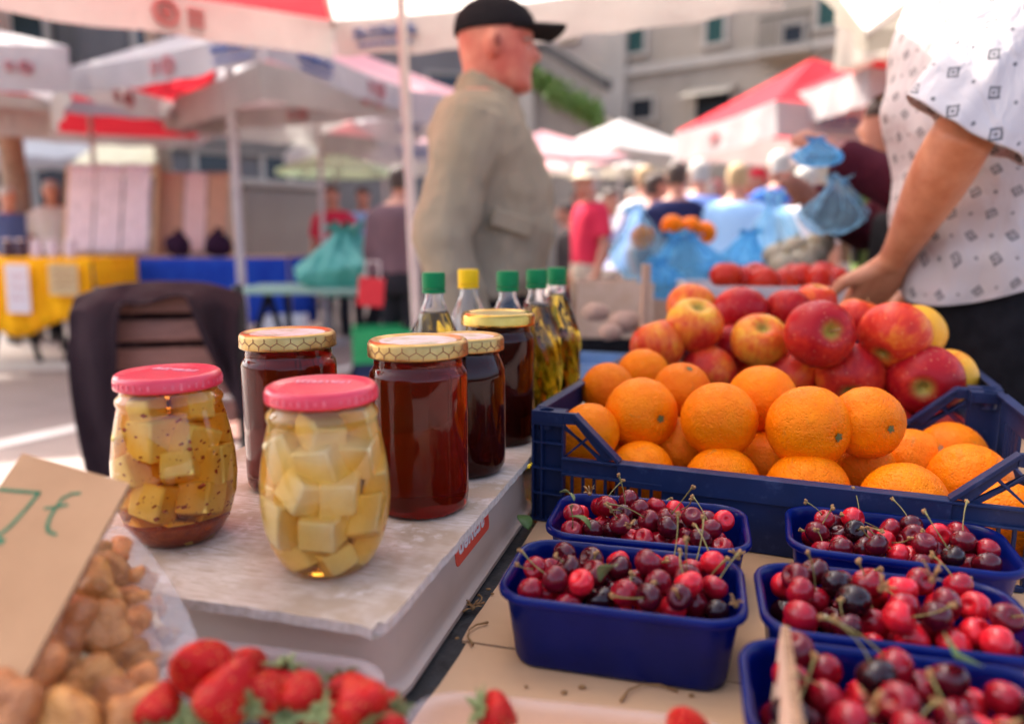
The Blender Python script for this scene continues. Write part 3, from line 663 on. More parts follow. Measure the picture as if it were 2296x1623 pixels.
AP = [(.062,.072,.935,.088,(-.3,.3,.9),.50,0,'orange flushed one at the outer end above the oranges'),
 (.112,.098,.967,.090,(.1,-.55,1),.42,0,'yellow striped one showing its hollow at the top of the pile'),
 (.085,.250,.983,.088,(.3,.4,1),.45,1,'red and yellow one at the very back by the wooden stick'),
 (.172,.210,.980,.090,(.2,.5,.9),.92,1,'all red one at the top, centre back'),
 (.213,.100,.946,.085,(-.1,-.75,.8),.30,0,'palest yellow one with its calyx hollow facing out'),
 (.140,.090,.893,.086,(.3,.8,.5),.70,0,'blushing one resting on the crate edge behind the reddish oranges'),
 (.262,.105,.893,.080,(.6,.3,.5),.66,0,'small finely streaked one behind the brightest orange'),
 (.297,.050,.968,.097,(.05,-1,.22),.90,0,'large deep red one with a golden stem hollow facing out'),
 (.247,.235,.984,.074,(.2,.5,.9),.98,0,'dark pink one half hidden at the back of the pile'),
 (.292,.295,.994,.070,(.1,-.2,1),.60,0,'small pink and yellow one at the back nearest the tomatoes'),
 (.358,.210,.974,.074,(.3,-.1,1),.52,1,'speckled yellow and red one by the hand'),
 (.398,.085,.966,.097,(.7,.5,.7),.58,0,'big orange red one at the top by the black trousers'),
 (.345,.085,.902,.099,(.3,.7,.4),.80,0,'red one with a bright shoulder in the front row'),
 (.438,.072,.904,.100,(.5,.9,.1),1.02,0,'darkest red one in front at the end wall'),
 (.436,.175,.960,.085,(.9,.3,.6),.12,1,'golden one with a stalk behind the big orange red one'),
 (.474,.110,.905,.078,(.8,.5,.2),.10,0,'yellow one squeezed against the end wall'),
 (.318,.175,.915,.080,(.3,.5,.6),.88,0,'red one sunk behind the large deep red one'),
 (.170,.160,.925,.080,(.3,.5,.6),1.0,0,'dark one in the shadow between two striped ones'),
 (.045,.165,.930,.074,(-.3,.3,.9),.85,0,'small pink one behind the orange flushed one'),
 (.395,.060,.835,.076,(.3,.5,.6),.85,0,'low one glimpsed below the dark red ones'),
 (.462,.050,.832,.074,(.3,.5,.6),.80,0,'low one seen through the triangular hole in the crate wall'),
 (.290,.060,.834,.076,(.3,.5,.6),.8,0,'low one hidden under the front row'),
 (.205,.150,.865,.078,(.3,.5,.6),.75,0,'buried one under the palest one'),
 (.075,.150,.860,.078,(.3,.5,.6),.7,0,'buried one at the outer end of the heap'),
 (.380,.170,.880,.078,(.3,.5,.6),.7,0,'buried one under the golden one'),
 (.280,.230,.920,.078,(.3,.5,.6),.7,0,'buried one holding up the back of the heap'),
 (.130,.250,.915,.078,(.3,.5,.6),.7,0,'buried one below the red and yellow pair')]
for i, (s, tt, z, d, sdir, red, stalk, tail) in enumerate(AP):
    o = APP[i % 3].copy(); COL.objects.link(o); o.name = 'apple'; o.scale = (d / .080,) * 3; o.color = (red, 1, 1, 1)
    put(o, CO2 + uxv * s + uyv * tt + Vector((0, 0, z - CO2.z)), sdir, i * .9)
    tag(o, 'apple, ' + tail, 'apple', 'apples in the blue crate')
    if stalk or i in (7,):
        q = ast[i % 2].copy(); COL.objects.link(q); q.parent = o
# ---------------------------------------------------------------- cherry punnets
PW, PD, PH = .184, .116, .062
def punnet_mesh():
    m = MB(); hx, hy = PW / 2, PD / 2
    rib = lambda ring, k: [(x * (1 + k * (1 if i % 2 else 0)), y * (1 + k * (1 if i % 2 else 0)), z) for i, (x, y, z) in enumerate(ring)]
    rg = lambda ins, r, z: rrect(0, 0, hx - ins, hy - ins, r, z, 8)
    out = [rg(.0165, .018, .0), rg(.0135, .020, .0015), rg(.0120, .021, .005), rg(.0062, .025, .050), rg(.0058, .0255, .0535), rg(.0022, .028, .0545), rg(.0004, .029, .0562), rg(.0, .030, .0590), rg(.0010, .029, .0612), rg(.0030, .0275, .062), rg(.0050, .026, .0612), rg(.0066, .025, .0585),
           rg(.0074, .0242, .052), rg(.0132, .0200, .006), rg(.0175, .018, .0025)]
    m.loft(out, 0, True); return m
pun0 = punnet_mesh().build('cherry_punnet', M['punnet'], None, ang=50); COL.objects.unlink(pun0)
def cherry_mesh(k):
    P = []
    for i in range(19):
        th = PI * i / 18; r = math.sin(th); zz = math.cos(th) * (1 - .34 * math.exp(-(th / .36) ** 2)) * .93
        P.append((max(.012, r * (1 + .05 * math.cos(th))), zz))
    def mod(a, z): return 1 - .045 * math.exp(-((a - PI) / .5) ** 2) + .03 * math.cos(a * 2 + k)
    return MB().lathe(P[::-1], 26, mod=mod)
CH = [cherry_mesh(k).build('cherry', M['cherry'], None, ang=180) for k in range(2)]
for o in CH: COL.objects.unlink(o)
def stem_mesh(k):
    rr = random.Random(40 + k); L = (2.9, 3.6, 2.2, 3.1, 1.3, 4.0)[k]; b = rr.uniform(.3, 1.0); a = rr.uniform(0, 6.28); path = []; n = 8
    for i in range(n + 1):
        f = i / n; q = b * L * f * f * .5; path.append((q * math.cos(a), q * math.sin(a), .55 + L * f * (1 - .18 * b * f)))
    m = MB().tube(path, [.075, .052, .046, .044, .044, .048, .055, .075, .12], 7)
    e = path[-1]
    for q in range(5): m.ball((e[0] + rr.uniform(-.14, .14), e[1] + rr.uniform(-.14, .14), e[2] + rr.uniform(-.12, .16)), rr.uniform(.08, .17), (1, 1, rr.uniform(.6, 1.5)), 7, 5, 1)
    return m
STM = [stem_mesh(k).build('stem', [M['stem'], M['knob']], None, ang=180) for k in range(6)]
for o in STM: COL.objects.unlink(o)
TONE = [('bright red', (.62, .012, .022)), ('crimson', (.30, .005, .014)), ('wine red', (.145, .004, .011)), ('dark red', (.075, .003, .008)), ('nearly black', (.020, .003, .005))]
def pile(px, py, yaw, name, n, seed, big=1.0, tall=.0):
    rr = random.Random(seed); z0 = ZT + .0008
    p = pun0.copy(); COL.objects.link(p); p.location = (px, py, z0); p.rotation_euler = (0, 0, yaw); p.name = 'cherry_punnet'
    tag(p, 'blue plastic cherry punnet ' + name[1], 'punnet', 'blue punnets of cherries')
    done = []; rot = Matrix.Rotation(yaw, 3, 'Z')
    for k in range(n):
        r = rr.uniform(.0094, .0114) * big; best = None
        for tr in range(26):
            x = rr.uniform(-1, 1) * (PW/2 - .012 - r); y = rr.uniform(-1, 1) * (PD/2 - .011 - r)
            if abs(x) > PW/2 - .033 and abs(y) > PD/2 - .030 and rr.random() < .8: continue
            z = .0222 + r
            for (a, b, c, q) in done:
                d2 = (a-x)**2 + (b-y)**2; s = (r + q) * .96
                if d2 < s*s: z = max(z, c + math.sqrt(s*s - d2))
            z += .0 * abs(x)
            cost = z + .10 * (x*x / (PW/2)**2 + y*y / (PD/2)**2) * .10 
            if best is None or cost < best[0]: best = (cost, x, y, z)
        _, x, y, z = best
        if z > .062 + tall: continue
        done.append((x, y, z, r))
    for k, (x, y, z, r) in enumerate(done):
        top = not any((a-x)**2 + (b-y)**2 < (r*1.1)**2 and c > z + .004 for a, b, c, q in done)
        ti = rr.choices(range(5), (2.0, 2.8, 3.1, 2.4, 1.1))[0]
        o = CH[k % 2].copy(); COL.objects.link(o); o.name = 'cherry'; o.scale = (r, r, r * rr.uniform(.92, 1.04)); cc = TONE[ti][1]; f = rr.uniform(.85, 1.15)
        o.color = (cc[0]*f, cc[1]*f, cc[2]*f, 1)
        sd_ = Vector((rr.uniform(-1, 1), rr.uniform(-1, 1), rr.uniform(.15, 1.2) if top else rr.uniform(-.6, 1)))
        put(o, Vector((px, py, z0)) + rot @ Vector((x, y, z)), sd_, rr.uniform(0, 6))
        stm = top and z > .033 and rr.random() < .46; si = rr.randrange(6)
        if stm: q = STM[si].copy(); COL.objects.link(q); q.parent = o
        along = ('inner end', 'inner half', 'middle', 'outer half', 'outer end')[min(4, int((x / (PW - .05) + .5) * 5))] if True else ''
        row = ('near rim', 'centre', 'back rim')[min(2, max(0, int((y / (PD - .04) + .5) * 3)))]
        how = (('long', 'long', 'short', 'curved', 'stubby', 'very long')[si] + ' stem') if stm else ('no stem' if top else 'others over it')
        tag(o, f'{TONE[ti][0]} cherry with {how}, {along}, {row} of {name[0]}', 'cherry', 'cherries in ' + name[0])
    return done
pile(.087, .543, R(-14.5), ('the front punnet', 'standing alone on the cardboard, nearest the grey tub'), 96, 3, 1.0, .006)
pile(.128, .663, R(-14.5), ('the slotted corner punnet', 'against the slotted corner of the orange crate'), 90, 5, 1.0, .004)
pile(.340, .622, R(-19), ('the rear outer punnet', 'against the orange crate, farther from the jars'), 90, 8, 1.03, .003)
pile(.272, .496, R(-14), ('the middle punnet', 'between the rear one and the one with a card'), 88, 11, 1.06, .007)
pile(.225, .380, R(-14), ('the card punnet', 'with a cardboard price card stuck in it'), 82, 14, 1.12, .007)
def leaf(loc, rot, label, L=.035, mat='leaf'):
    m = MB(); n = 9; rings = []
    for i in range(n + 1):
        f = i / n; wd = .30 * L * math.sin(PI * f ** .8) + .0004; rings.append([(-wd, L * f, .004 * math.sin(3 * f) + .25 * wd), (0, L * f, .004 * math.sin(3 * f)), (wd, L * f, .004 * math.sin(3 * f) + .3 * wd)])
    m.loft(rings, 0, False, False); o = m.build('cherry_leaf', M[mat], None, ang=180, loc=loc, rot=rot, solid=.0004); return tag(o, label, 'leaf')
leaf(at(1325, 1188, z=.855), (.4, .2, 1.2), 'green cherry leaf among cherries by the crate corner', .022)
leaf(at(1185, 1188, z=.80), (.3, .1, .5), 'green leaf poking up between two blue punnets', .026)
leaf(at(1383, 1268, z=.868), (-.9, .2, .5), 'pale green leaf lying on the front punnet of cherries', .024, 'sepal')
leaf(at(2140, 1470, z=.872), (-.6, .5, -.9), 'drooping green leaf hanging over the punnet with the card', .040)
leaf(at(1287, 1123, z=.872), (.2, .6, .9), 'light green leaf scrap beside a dried blossom', .018, 'sepal')
def blossom(loc, label, seed, r=.008):
    rr = random.Random(seed); m = MB()
    for k in range(7):
        d = Vector((rr.uniform(-1, 1), rr.uniform(-1, 1), rr.uniform(0, 1.2))).normalized() * r * rr.uniform(.7, 1.3)
        m.tube([(0, 0, 0), tuple(d * .6 + Vector((0, 0, .001))), tuple(d)], [.0006, .0011, .0003 + .0016 * rr.random()], 6, flat=.5)
    m.ball((0, 0, 0), .0022, nu=8, nv=6); return tag(m.build('dried_blossom', M['knob'], None, ang=180, loc=loc), label, 'blossom')
blossom(at(1322, 1106, z=.862), 'brown dried blossom at the back of the slotted corner punnet', 1, .010)
blossom(at(1410, 1180, z=.862), 'brown dried blossom in the middle of the slotted corner punnet', 2)
blossom(at(1655, 1250, z=.846), 'brown dried blossom hanging on the rim between front and middle punnets', 3)
blossom(at(2090, 1300, z=.872), 'brown dried blossom at the back of the middle punnet', 4, .012)
blossom(at(1975, 1320, z=.868), 'light brown blossom tuft beside a green stalk', 5)
blossom(at(1955, 1590, z=.868), 'blurred brown blossom among the nearest cherries', 6, .012)
blossom(at(1650, 1355, z=.846), 'dried blossom on the corner rim of the front punnet', 7)
# scraps on the cardboard
def scrap(px, py, seed, label, L=.02):
    p = at(px, py, z=ZT + .0012); rr = random.Random(seed); m = MB(); a = rr.uniform(0, 6.28)
    if L > .008:
        path = [(L * (f - .5) * math.cos(a + f), L * (f - .5) * math.sin(a + f), .001 + .0015 * math.sin(3 * f)) for f in (0, .25, .5, .75, 1)]
        m.tube(path, [.0011, .0007, .0006, .0007, .0014], 6)
    else: m.ball((0, 0, .0008), L * .4, (1, .7, .45), 8, 6, 0, lambda d: 1 + .3 * fbm((d.x + seed, d.y, d.z), 2))
    return tag(m.build('stem_scrap', M['knob'], None, ang=180, loc=p), label, 'scrap')
scrap(1080, 1350, 1, 'longer dry cherry stem lying by the black strip', .024); scrap(1068, 1360, 2, 'short dry stem crossing another by the black strip', .017)
blossom(at(1060, 1362, z=ZT + .002), 'dried blossom cluster on the cardboard by the black strip', 21, .009)
scrap(1095, 1322, 3, 'tiny dry bud on the cardboard above the loose stems', .006); scrap(1104, 1332, 4, 'second tiny bud close to the front punnet', .005)
scrap(1052, 1417, 5, 'thin dry twig along the cardboard joint', .042); scrap(1025, 1432, 6, 'small dark crumb near the cardboard joint', .005)
scrap(1265, 1493 + 60, 7, 'dark crumb in front of the front punnet', .006); scrap(1305, 1541, 8, 'elongated crumb on the cardboard near the front punnet', .007)
scrap(1440, 1540, 9, 'long pale twig in front of the front punnet', .05); scrap(1550, 1560, 10, 'crumb beside the long pale twig', .006)
scrap(1180, 1540, 11, 'lone crumb toward the strawberry punnet', .004); scrap(1062, 1138 + 15, 12, 'dark chip on the white board by the sticker', .005)

# ---------------------------------------------------------------- strawberries in clear punnets
def clear_punnet(cx_, cy_, yaw, label, w=.185, d=.118):
    m = MB(); hx, hy = w / 2, d / 2; rg = lambda ins, r, z: rrect(0, 0, hx - ins, hy - ins, r, z, 8)
    m.loft([rg(.018, .018, .001), rg(.013, .02, .004), rg(.006, .026, .055), rg(.0, .03, .0565), rg(.0, .03, .059), rg(.0055, .026, .0585), rg(.0068, .0255, .054), rg(.0136, .02, .005), rg(.018, .018, .0022)], 0, True)
    return tag(m.build('strawberry_punnet', M['clearpunnet'], None, ang=50, loc=(cx_, cy_, ZT + .001), rot=(0, 0, yaw)), label, 'punnet', 'clear strawberry punnets')
pA = at(640, 1446, z=.839); YA = R(-13)
rA = Matrix.Rotation(YA, 3, 'Z'); cA = pA - rA @ Vector((0, .059, 0)); 
clear_punnet(cA.x - .012, cA.y - .003, YA, 'clear punnet heaped with strawberries in front of the grey tub')
pB = at(1270, 1580, z=.839); rB = Matrix.Rotation(R(-10), 3, 'Z'); cB = pB - rB @ Vector((0, .059, 0))
clear_punnet(cB.x + .004, cB.y, R(-10), 'clear strawberry punnet at the table edge, mostly cut off')
def berry_mesh(k):
    P = []
    for i in range(21):
        f = i / 20; r = (math.sin(PI * min(1, f) ** (.62)) ** .8) * (1 - .25 * f) ; P.append((max(.01, r * .82), .55 - 1.55 * f))
    return MB().lathe(P[::-1], 30, mod=lambda a, z: 1 + .06 * math.cos(2 * a + k) + .04 * math.cos(3 * a - z * 2 + k))
BER = [berry_mesh(k).build('strawberry', M['berry'], None, ang=180) for k in range(3)]
for o in BER: COL.objects.unlink(o)
def calyx_mesh(k):
    rr = random.Random(k); m = MB()
    for i in range(9):
        a = 2*PI*i/9 + rr.uniform(-.2, .2); L = rr.uniform(.55, .85); up = rr.uniform(-.25, .35); w_ = .16
        r = [[((q * L) * math.cos(a) - s * w_ * math.sin(PI * q ** .7) * math.sin(a), (q * L) * math.sin(a) + s * w_ * math.sin(PI * q ** .7) * math.cos(a), .56 + .08 * math.sin(2*q) + up * q * q) for s in (-1, 0, 1)] for q in (0, .25, .5, .75, 1)]
        m.loft(r, 0, False, False)
    m.tube([(0, 0, .55), (.05, .05, .9)], [.06, .05], 7); return m
CAL = [calyx_mesh(k).build('leaf_crown', M['sepal'], None, ang=180, solid=.03) for k in range(2)]
for o in CAL: COL.objects.unlink(o)
#  pixel, height, size (radius), stem direction, label
SB = [(450,1497,.872,.0215,(.1,.6,-.6),'large upright strawberry at the back against the tub'),
 (556,1487,.862,.0135,(-.2,.6,-.8),'slim pointed strawberry beside the large upright one'),
 (508,1560,.868,.0205,(-.5,-.3,-.9),'long strawberry leaning across the front of the pile'),
 (362,1592,.852,.0165,(.1,-.5,-.4),'round strawberry at the mushroom bag end of the punnet'),
 (583,1560,.866,.0165,(-.35,-1,.15),'strawberry showing its leafy crown to the front'),
 (632,1530,.857,.0165,(.1,.3,1),'strawberry with its leaves up in the middle of the pile'),
 (672,1556,.862,.0165,(.3,.8,-.3),'glossy dark pink strawberry in the middle of the pile'),
 (778,1550,.853,.0150,(-.4,.6,.2),'strawberry half behind the pale tipped one'),
 (812,1578,.862,.0185,(.5,-.6,-.5),'pale tipped strawberry near the far end of the punnet'),
 (868,1590,.850,.0140,(.8,-.5,.2),'strawberry with green leaves at the far end of the punnet'),
 (716,1590,.848,.0150,(.3,.5,-.4),'dark strawberry low between the glossy and pale tipped ones'),
 (735,1625,.853,.0165,(-.4,-.2,1),'strawberry with leaves up at the very front edge'),
 (640,1628,.850,.0160,(.2,-.4,.9),'strawberry with pale leaves at the bottom of the picture'),
 (440,1628,.846,.0160,(-.4,-.5,.6),'leafy strawberry under the long leaning one'),
 (330,1640,.838,.0160,(-.4,-.2,.9),'leafy strawberry touching the mushroom bag'),
 (860,1640,.848,.0165,(.1,.5,.2),'low strawberry below the pale tipped one')]
for i, (x, y, z, r, sd_, lab) in enumerate(SB):
    o = BER[i % 3].copy(); COL.objects.link(o); o.name = 'strawberry'; o.scale = (r, r, r * (1.25 if i in (0, 1, 2) else 1.0)); put(o, at(x, y, z=z), sd_, i)
    tag(o, lab, 'strawberry', 'strawberries in the clear punnet'); q = CAL[i % 2].copy(); COL.objects.link(q); q.parent = o
for i, (x, y, z, sd_, lab) in enumerate([(1108,1598,.836,(-.9,-.2,.5),'lone strawberry with leaves in the cut off clear punnet'), (1540,1632,.838,(.2,.3,-.6),'strawberry barely in view in the cut off clear punnet')]):
    o = BER[i].copy(); COL.objects.link(o); o.name = 'strawberry'; o.scale = (.016,) * 3; put(o, at(x, y, z=z), sd_, i); tag(o, lab, 'strawberry', 'strawberries in the cut off punnet'); q = CAL[i].copy(); COL.objects.link(q); q.parent = o

# ---------------------------------------------------------------- mushrooms in a clear bag, price cards
def mushroom_mesh(k):
    rr = random.Random(k); m = MB(); ph = rr.uniform(0, 6)
    def wv(a, z): return 1 + .10 * math.sin(2 * a + ph) + .13 * math.sin(3 * a + 2 * ph) + .07 * math.sin(5 * a + ph) + .02 * math.sin(11 * a)
    m.lathe([(.02, .94), (.22, .98), (.46, 1.02), (.70, .98), (.90, .84), (1.02, .62), (1.02, .50), (.94, .46)], 26, 0, mod=wv, cap=True)
    m.lathe([(.95, .47), (.74, .40), (.44, .18), (.26, -.15), (.22, -.6), (.25, -.95), (.05, -1.05)], 26, 1, mod=lambda a, z: 1 + (.10 * math.sin(2 * a + ph) + .13 * math.sin(3 * a + 2 * ph) + .07 * math.sin(5 * a + ph)) * max(0, min(1, z * 1.6)) + .07 * math.sin(15 * a))
    return m
MSH = [mushroom_mesh(k).build('mushroom', [M['mush'], M['mush_pale']], None, ang=80) for k in range(4)]
for o in MSH: COL.objects.unlink(o)
MU = [(268,1248,.49,.012,(0,-.4,.6),'small pinkish'), (255,1290,.475,.014,(.4,-.7,.5),'hollow'), (210,1330,.455,.020,(-.2,-.6,.8),'broad orange'), (185,1372,.45,.020,(-.5,-.9,.4),'reddish'),
 (300,1310,.475,.012,(.8,-.3,.3),'thin edged'), (258,1350,.46,.014,(.3,-.8,.3),'brown ribbed'), (150,1420,.42,.022,(.1,-.9,.75),'wide shiny'), (222,1415,.43,.018,(.5,-.7,.6),'orange rimmed'), (165,1470,.41,.018,(.6,-.5,-.7),'upturned pale'),
 (285,1390,.445,.012,(.8,-.5,.2),'narrow'), (330,1350,.47,.011,(.6,-.6,-.4),'frilled pale'), (345,1400,.45,.013,(.4,-.6,-.7),'gill side out'), (310,1400,.44,.012,(.3,-.8,.2),'curled'), (283,1490,.42,.017,(.2,-.9,.4),'round button like'),
 (345,1460,.43,.010,(.5,-.4,-.6),'cream'), (60,1500,.38,.020,(.2,-.9,.6),'amber capped'), (110,1560,.37,.017,(.9,-.4,-.5),'long stalked'), (215,1530,.39,.017,(.4,-.9,.2),'crumpled brown'), (270,1570,.385,.017,(-.2,-.8,.6),'pale orange'),
 (300,1610,.37,.016,(.5,-.7,.5),'pink tinged'), (170,1610,.36,.018,(.1,-.9,.5),'dark brown'), (30,1600,.35,.020,(.2,-.9,.6),'deep brown'), (235,1470,.43,.013,(.4,-.9,-.2),'folded'),
 (232,1262,.478,.012,(-.3,-.7,.6),'tiny rosy'), (290,1345,.462,.012,(.2,-.9,.4),'dull'), (318,1362,.458,.011,(.3,-.8,.5),'crinkled'), (262,1440,.437,.013,(-.3,-.9,.4),'bronze'), (305,1445,.435,.013,(.5,-.7,.4),'tawny'), (322,1500,.415,.014,(.3,-.9,.3),'split'), (250,1520,.405,.015,(-.2,-.9,.4),'plump'), (325,1545,.40,.014,(.4,-.8,.4),'sandy'), (120,1480,.405,.016,(.1,-.9,.4),'rusty'), (190,1560,.385,.016,(.2,-.8,.6),'dented'), (130,1620,.36,.016,(-.1,-.9,.4),'stubby')]
for i, (x, y, Yd, r, sd_, nm) in enumerate(MU):
    o = MSH[i % 4].copy(); COL.objects.link(o); o.name = 'mushroom'; o.scale = (r, r * (.8 + .07 * (i % 4)), r * 1.1); cv = (1.15, .85, 1.0, .72, 1.05)[i % 5]; o.color = (cv, cv * (.88 + .08 * (i % 3)), cv * .9, 1); put(o, at(x, y, Y=Yd), sd_, i * 1.7)
    tag(o, f'{nm} orange brown mushroom in the clear bag under the price card'.replace('brown orange brown', 'brown').replace('orange orange', 'orange'), 'mushroom', 'mushrooms in the clear bag')
ctr = [(90, 1700, .36), (150, 1560, .385), (190, 1450, .415), (225, 1350, .452), (262, 1250, .482), (262, 1195, .497)]
wid = [.085, .078, .066, .047, .024, .006]
m = MB(); rings = []
for (x, y, Yd), wd in zip(ctr, wid):
    c = at(x, y, Y=Yd); ring = []
    for j in range(36):
        a = 2 * PI * j / 36; k = 1 + .13 * fbm((math.cos(a) * 1.5, math.sin(a) * 1.5, y * .01), 1.6) + .05 * fbm((math.cos(a) * 5, math.sin(a) * 5, y * .03), 1.2)
        ring.append((c.x + wd * k * math.cos(a), c.y + wd * .46 * k * math.sin(a), c.z + .010 * math.sin(a)))
    rings.append(ring)
m.loft(rings, 0, True); bg = m.build('clear_bag', M['clear'], None, ang=180, sub=1); tag(bg, 'clear plastic bag bulging with orange brown mushrooms, beside the grey tub', 'bag')
def card(name, corners, mat, label, th=.0035):
    """stiff card through four world corners (top-left, top-right, bottom-right, bottom-left)"""
    a, b, c, d = corners; n = (b - a).cross(d - a).normalized() * th
    m = MB(); k = 14; V = []
    for j in range(k + 1):
        for i in range(k + 1):
            p = a.lerp(b, i / k).lerp(d.lerp(c, i / k), j / k); V.append(p)
    N = len(V); fr = [(j*(k+1)+i, (j+1)*(k+1)+i, (j+1)*(k+1)+i+1, j*(k+1)+i+1) for j in range(k) for i in range(k)]
    m.add([tuple(v) for v in V] + [tuple(v + n) for v in V], fr + [tuple(q + N for q in reversed(f)) for f in fr])
    ed = list(range(k + 1)) + [j*(k+1)+k for j in range(1, k+1)] + [k*(k+1)+i for i in range(k-1, -1, -1)] + [j*(k+1) for j in range(k-1, 0, -1)]
    for q in range(len(ed)):
        u, v = ed[q], ed[(q+1) % len(ed)]; m.f.append((u, v, v + N, u + N)); m.m.append(1)
    o = m.build(name, [mat, M['flute']], None, smooth=False); tag(o, label, 'price card'); return o, a, b, c, d, n
A_ = at(50, 1015, Y=.470); B_ = at(291, 1083, Y=.455); D0 = at(-250, 1440, Y=.36); C_ = B_ + (D0 - A_)
cd, a, b, c, d, n = card('price_card', (A_, B_, C_, D0), M['kraft_card'], 'brown cardboard price card reading 7 euros in green marker')
def stroke(pts, w_=.0012):
    """marker stroke through pixels, laid on the card's face"""
    nn = n.normalized(); P = []
    for x, y in pts:
        r0 = Vector((0, 0, H)); r1 = at(x, y, Y=1.0); dr = r1 - r0; tt = (a - r0).dot(nn) / dr.dot(nn); P.append(r0 + dr * tt - nn * .0004)
    m = MB()
    for p, q in zip(P, P[1:]):
        t_ = (q - p).normalized(); s = t_.cross(nn).normalized() * w_; e = t_ * w_ * .7
        m.add([tuple(p - s - e), tuple(q - s + e), tuple(q + s + e), tuple(p + s - e)], [(0, 1, 2, 3)])
    return m
sm = stroke([(2, 1098), (60, 1103), (88, 1105), (60, 1140), (25, 1178), (-10, 1208), (-60, 1245)]); sm.build('figure_seven', M['marker'], cd, smooth=False)
sm = stroke([(178, 1106), (160, 1108), (140, 1118), (126, 1138), (112, 1160), (106, 1180), (110, 1193), (125, 1198)], .0011); e = stroke([(102, 1140), (122, 1138), (150, 1132)], .0010); sm.add(e.v, e.f); sm.build('euro_sign', M['marker'], cd, smooth=False)
stroke([(-4, 1212), (5, 1214)], .002).build('ink_dot', M['marker'], cd, smooth=False)
p1, p2, p3, p4 = at(1742, 1402, Y=.405), at(1788, 1402, Y=.398), at(1806, 1700, Y=.27), at(1700, 1700, Y=.275)
p1 = at(1752, 1400, Y=.420); p2 = at(1790, 1740, Y=.265); p3 = p2 + Vector((-.004, 0, -.10)); p4 = p1 + Vector((-.008, 0, -.10))
card('price_card', (p1, p2, p3, p4), M['kraft_pale'], 'pale cardboard card seen edge on, standing in the nearest cherries', .0048)
# ---------------------------------------------------------------- cloth and skin
def cloth(name, c1, c2=None, bs=.6, sc=14, transl=0, rough=.9):
    return pm(name, c1, c2, rough=rough, scale=9, bstr=bs, bscale=sc, bdist=.02, stretch=(1, 1, .35), transl=transl, spec=.1)
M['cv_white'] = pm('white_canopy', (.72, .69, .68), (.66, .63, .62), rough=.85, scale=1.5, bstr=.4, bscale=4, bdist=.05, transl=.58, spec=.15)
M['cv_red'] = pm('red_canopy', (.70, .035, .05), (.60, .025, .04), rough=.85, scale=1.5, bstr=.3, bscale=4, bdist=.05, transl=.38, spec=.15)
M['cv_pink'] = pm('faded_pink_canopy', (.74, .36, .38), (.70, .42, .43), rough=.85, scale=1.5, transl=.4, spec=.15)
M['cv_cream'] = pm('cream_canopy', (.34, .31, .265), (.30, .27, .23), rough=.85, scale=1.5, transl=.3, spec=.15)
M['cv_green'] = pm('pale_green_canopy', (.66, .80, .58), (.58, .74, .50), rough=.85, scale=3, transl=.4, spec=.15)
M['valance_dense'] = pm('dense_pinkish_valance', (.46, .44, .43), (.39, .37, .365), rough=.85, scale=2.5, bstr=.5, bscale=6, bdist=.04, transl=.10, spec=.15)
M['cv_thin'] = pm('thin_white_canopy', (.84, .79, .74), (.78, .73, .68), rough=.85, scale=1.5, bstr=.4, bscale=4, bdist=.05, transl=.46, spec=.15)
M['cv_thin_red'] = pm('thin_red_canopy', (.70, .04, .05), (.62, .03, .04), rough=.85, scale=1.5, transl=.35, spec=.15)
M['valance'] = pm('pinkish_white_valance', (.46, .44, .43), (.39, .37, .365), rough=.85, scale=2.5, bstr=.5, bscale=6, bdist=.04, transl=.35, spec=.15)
M['logo_red'] = pm('red_print', (.60, .24, .24), (.56, .28, .28), rough=.85, transl=.3)
M['logo_blue'] = pm('blue_print', (.16, .22, .42), (.20, .26, .46), rough=.85, transl=.3)
M['pole'] = pm('white_pole_paint', (.44, .40, .39), (.38, .34, .335), rough=.4, scale=8)
M['skin'] = pm('skin', (.44, .20, .13), (.36, .145, .09), rough=.5, scale=22, bstr=.15, bscale=140)
M['skin_red'] = pm('ruddy_skin', (.62, .25, .16), (.47, .10, .065), rough=.5, scale=11, bstr=.2, bscale=70, bdist=.003)
M['skin_tan'] = pm('tanned_skin', (.52, .235, .125), (.39, .14, .065), rough=.45, scale=16, bstr=.5, bscale=45, bdist=.004)
M['hair_grey'] = pm('grey_hair', (.42, .39, .35), (.30, .28, .25), rough=.8, scale=60, bstr=.5, bscale=80)
M['hair_dark'] = pm('dark_hair', (.035, .02, .015), (.06, .035, .025), rough=.7, scale=60, bstr=.5, bscale=80)
M['hair_fair'] = pm('fair_hair', (.36, .25, .13), (.28, .18, .09), rough=.8, scale=60, bstr=.5, bscale=80)

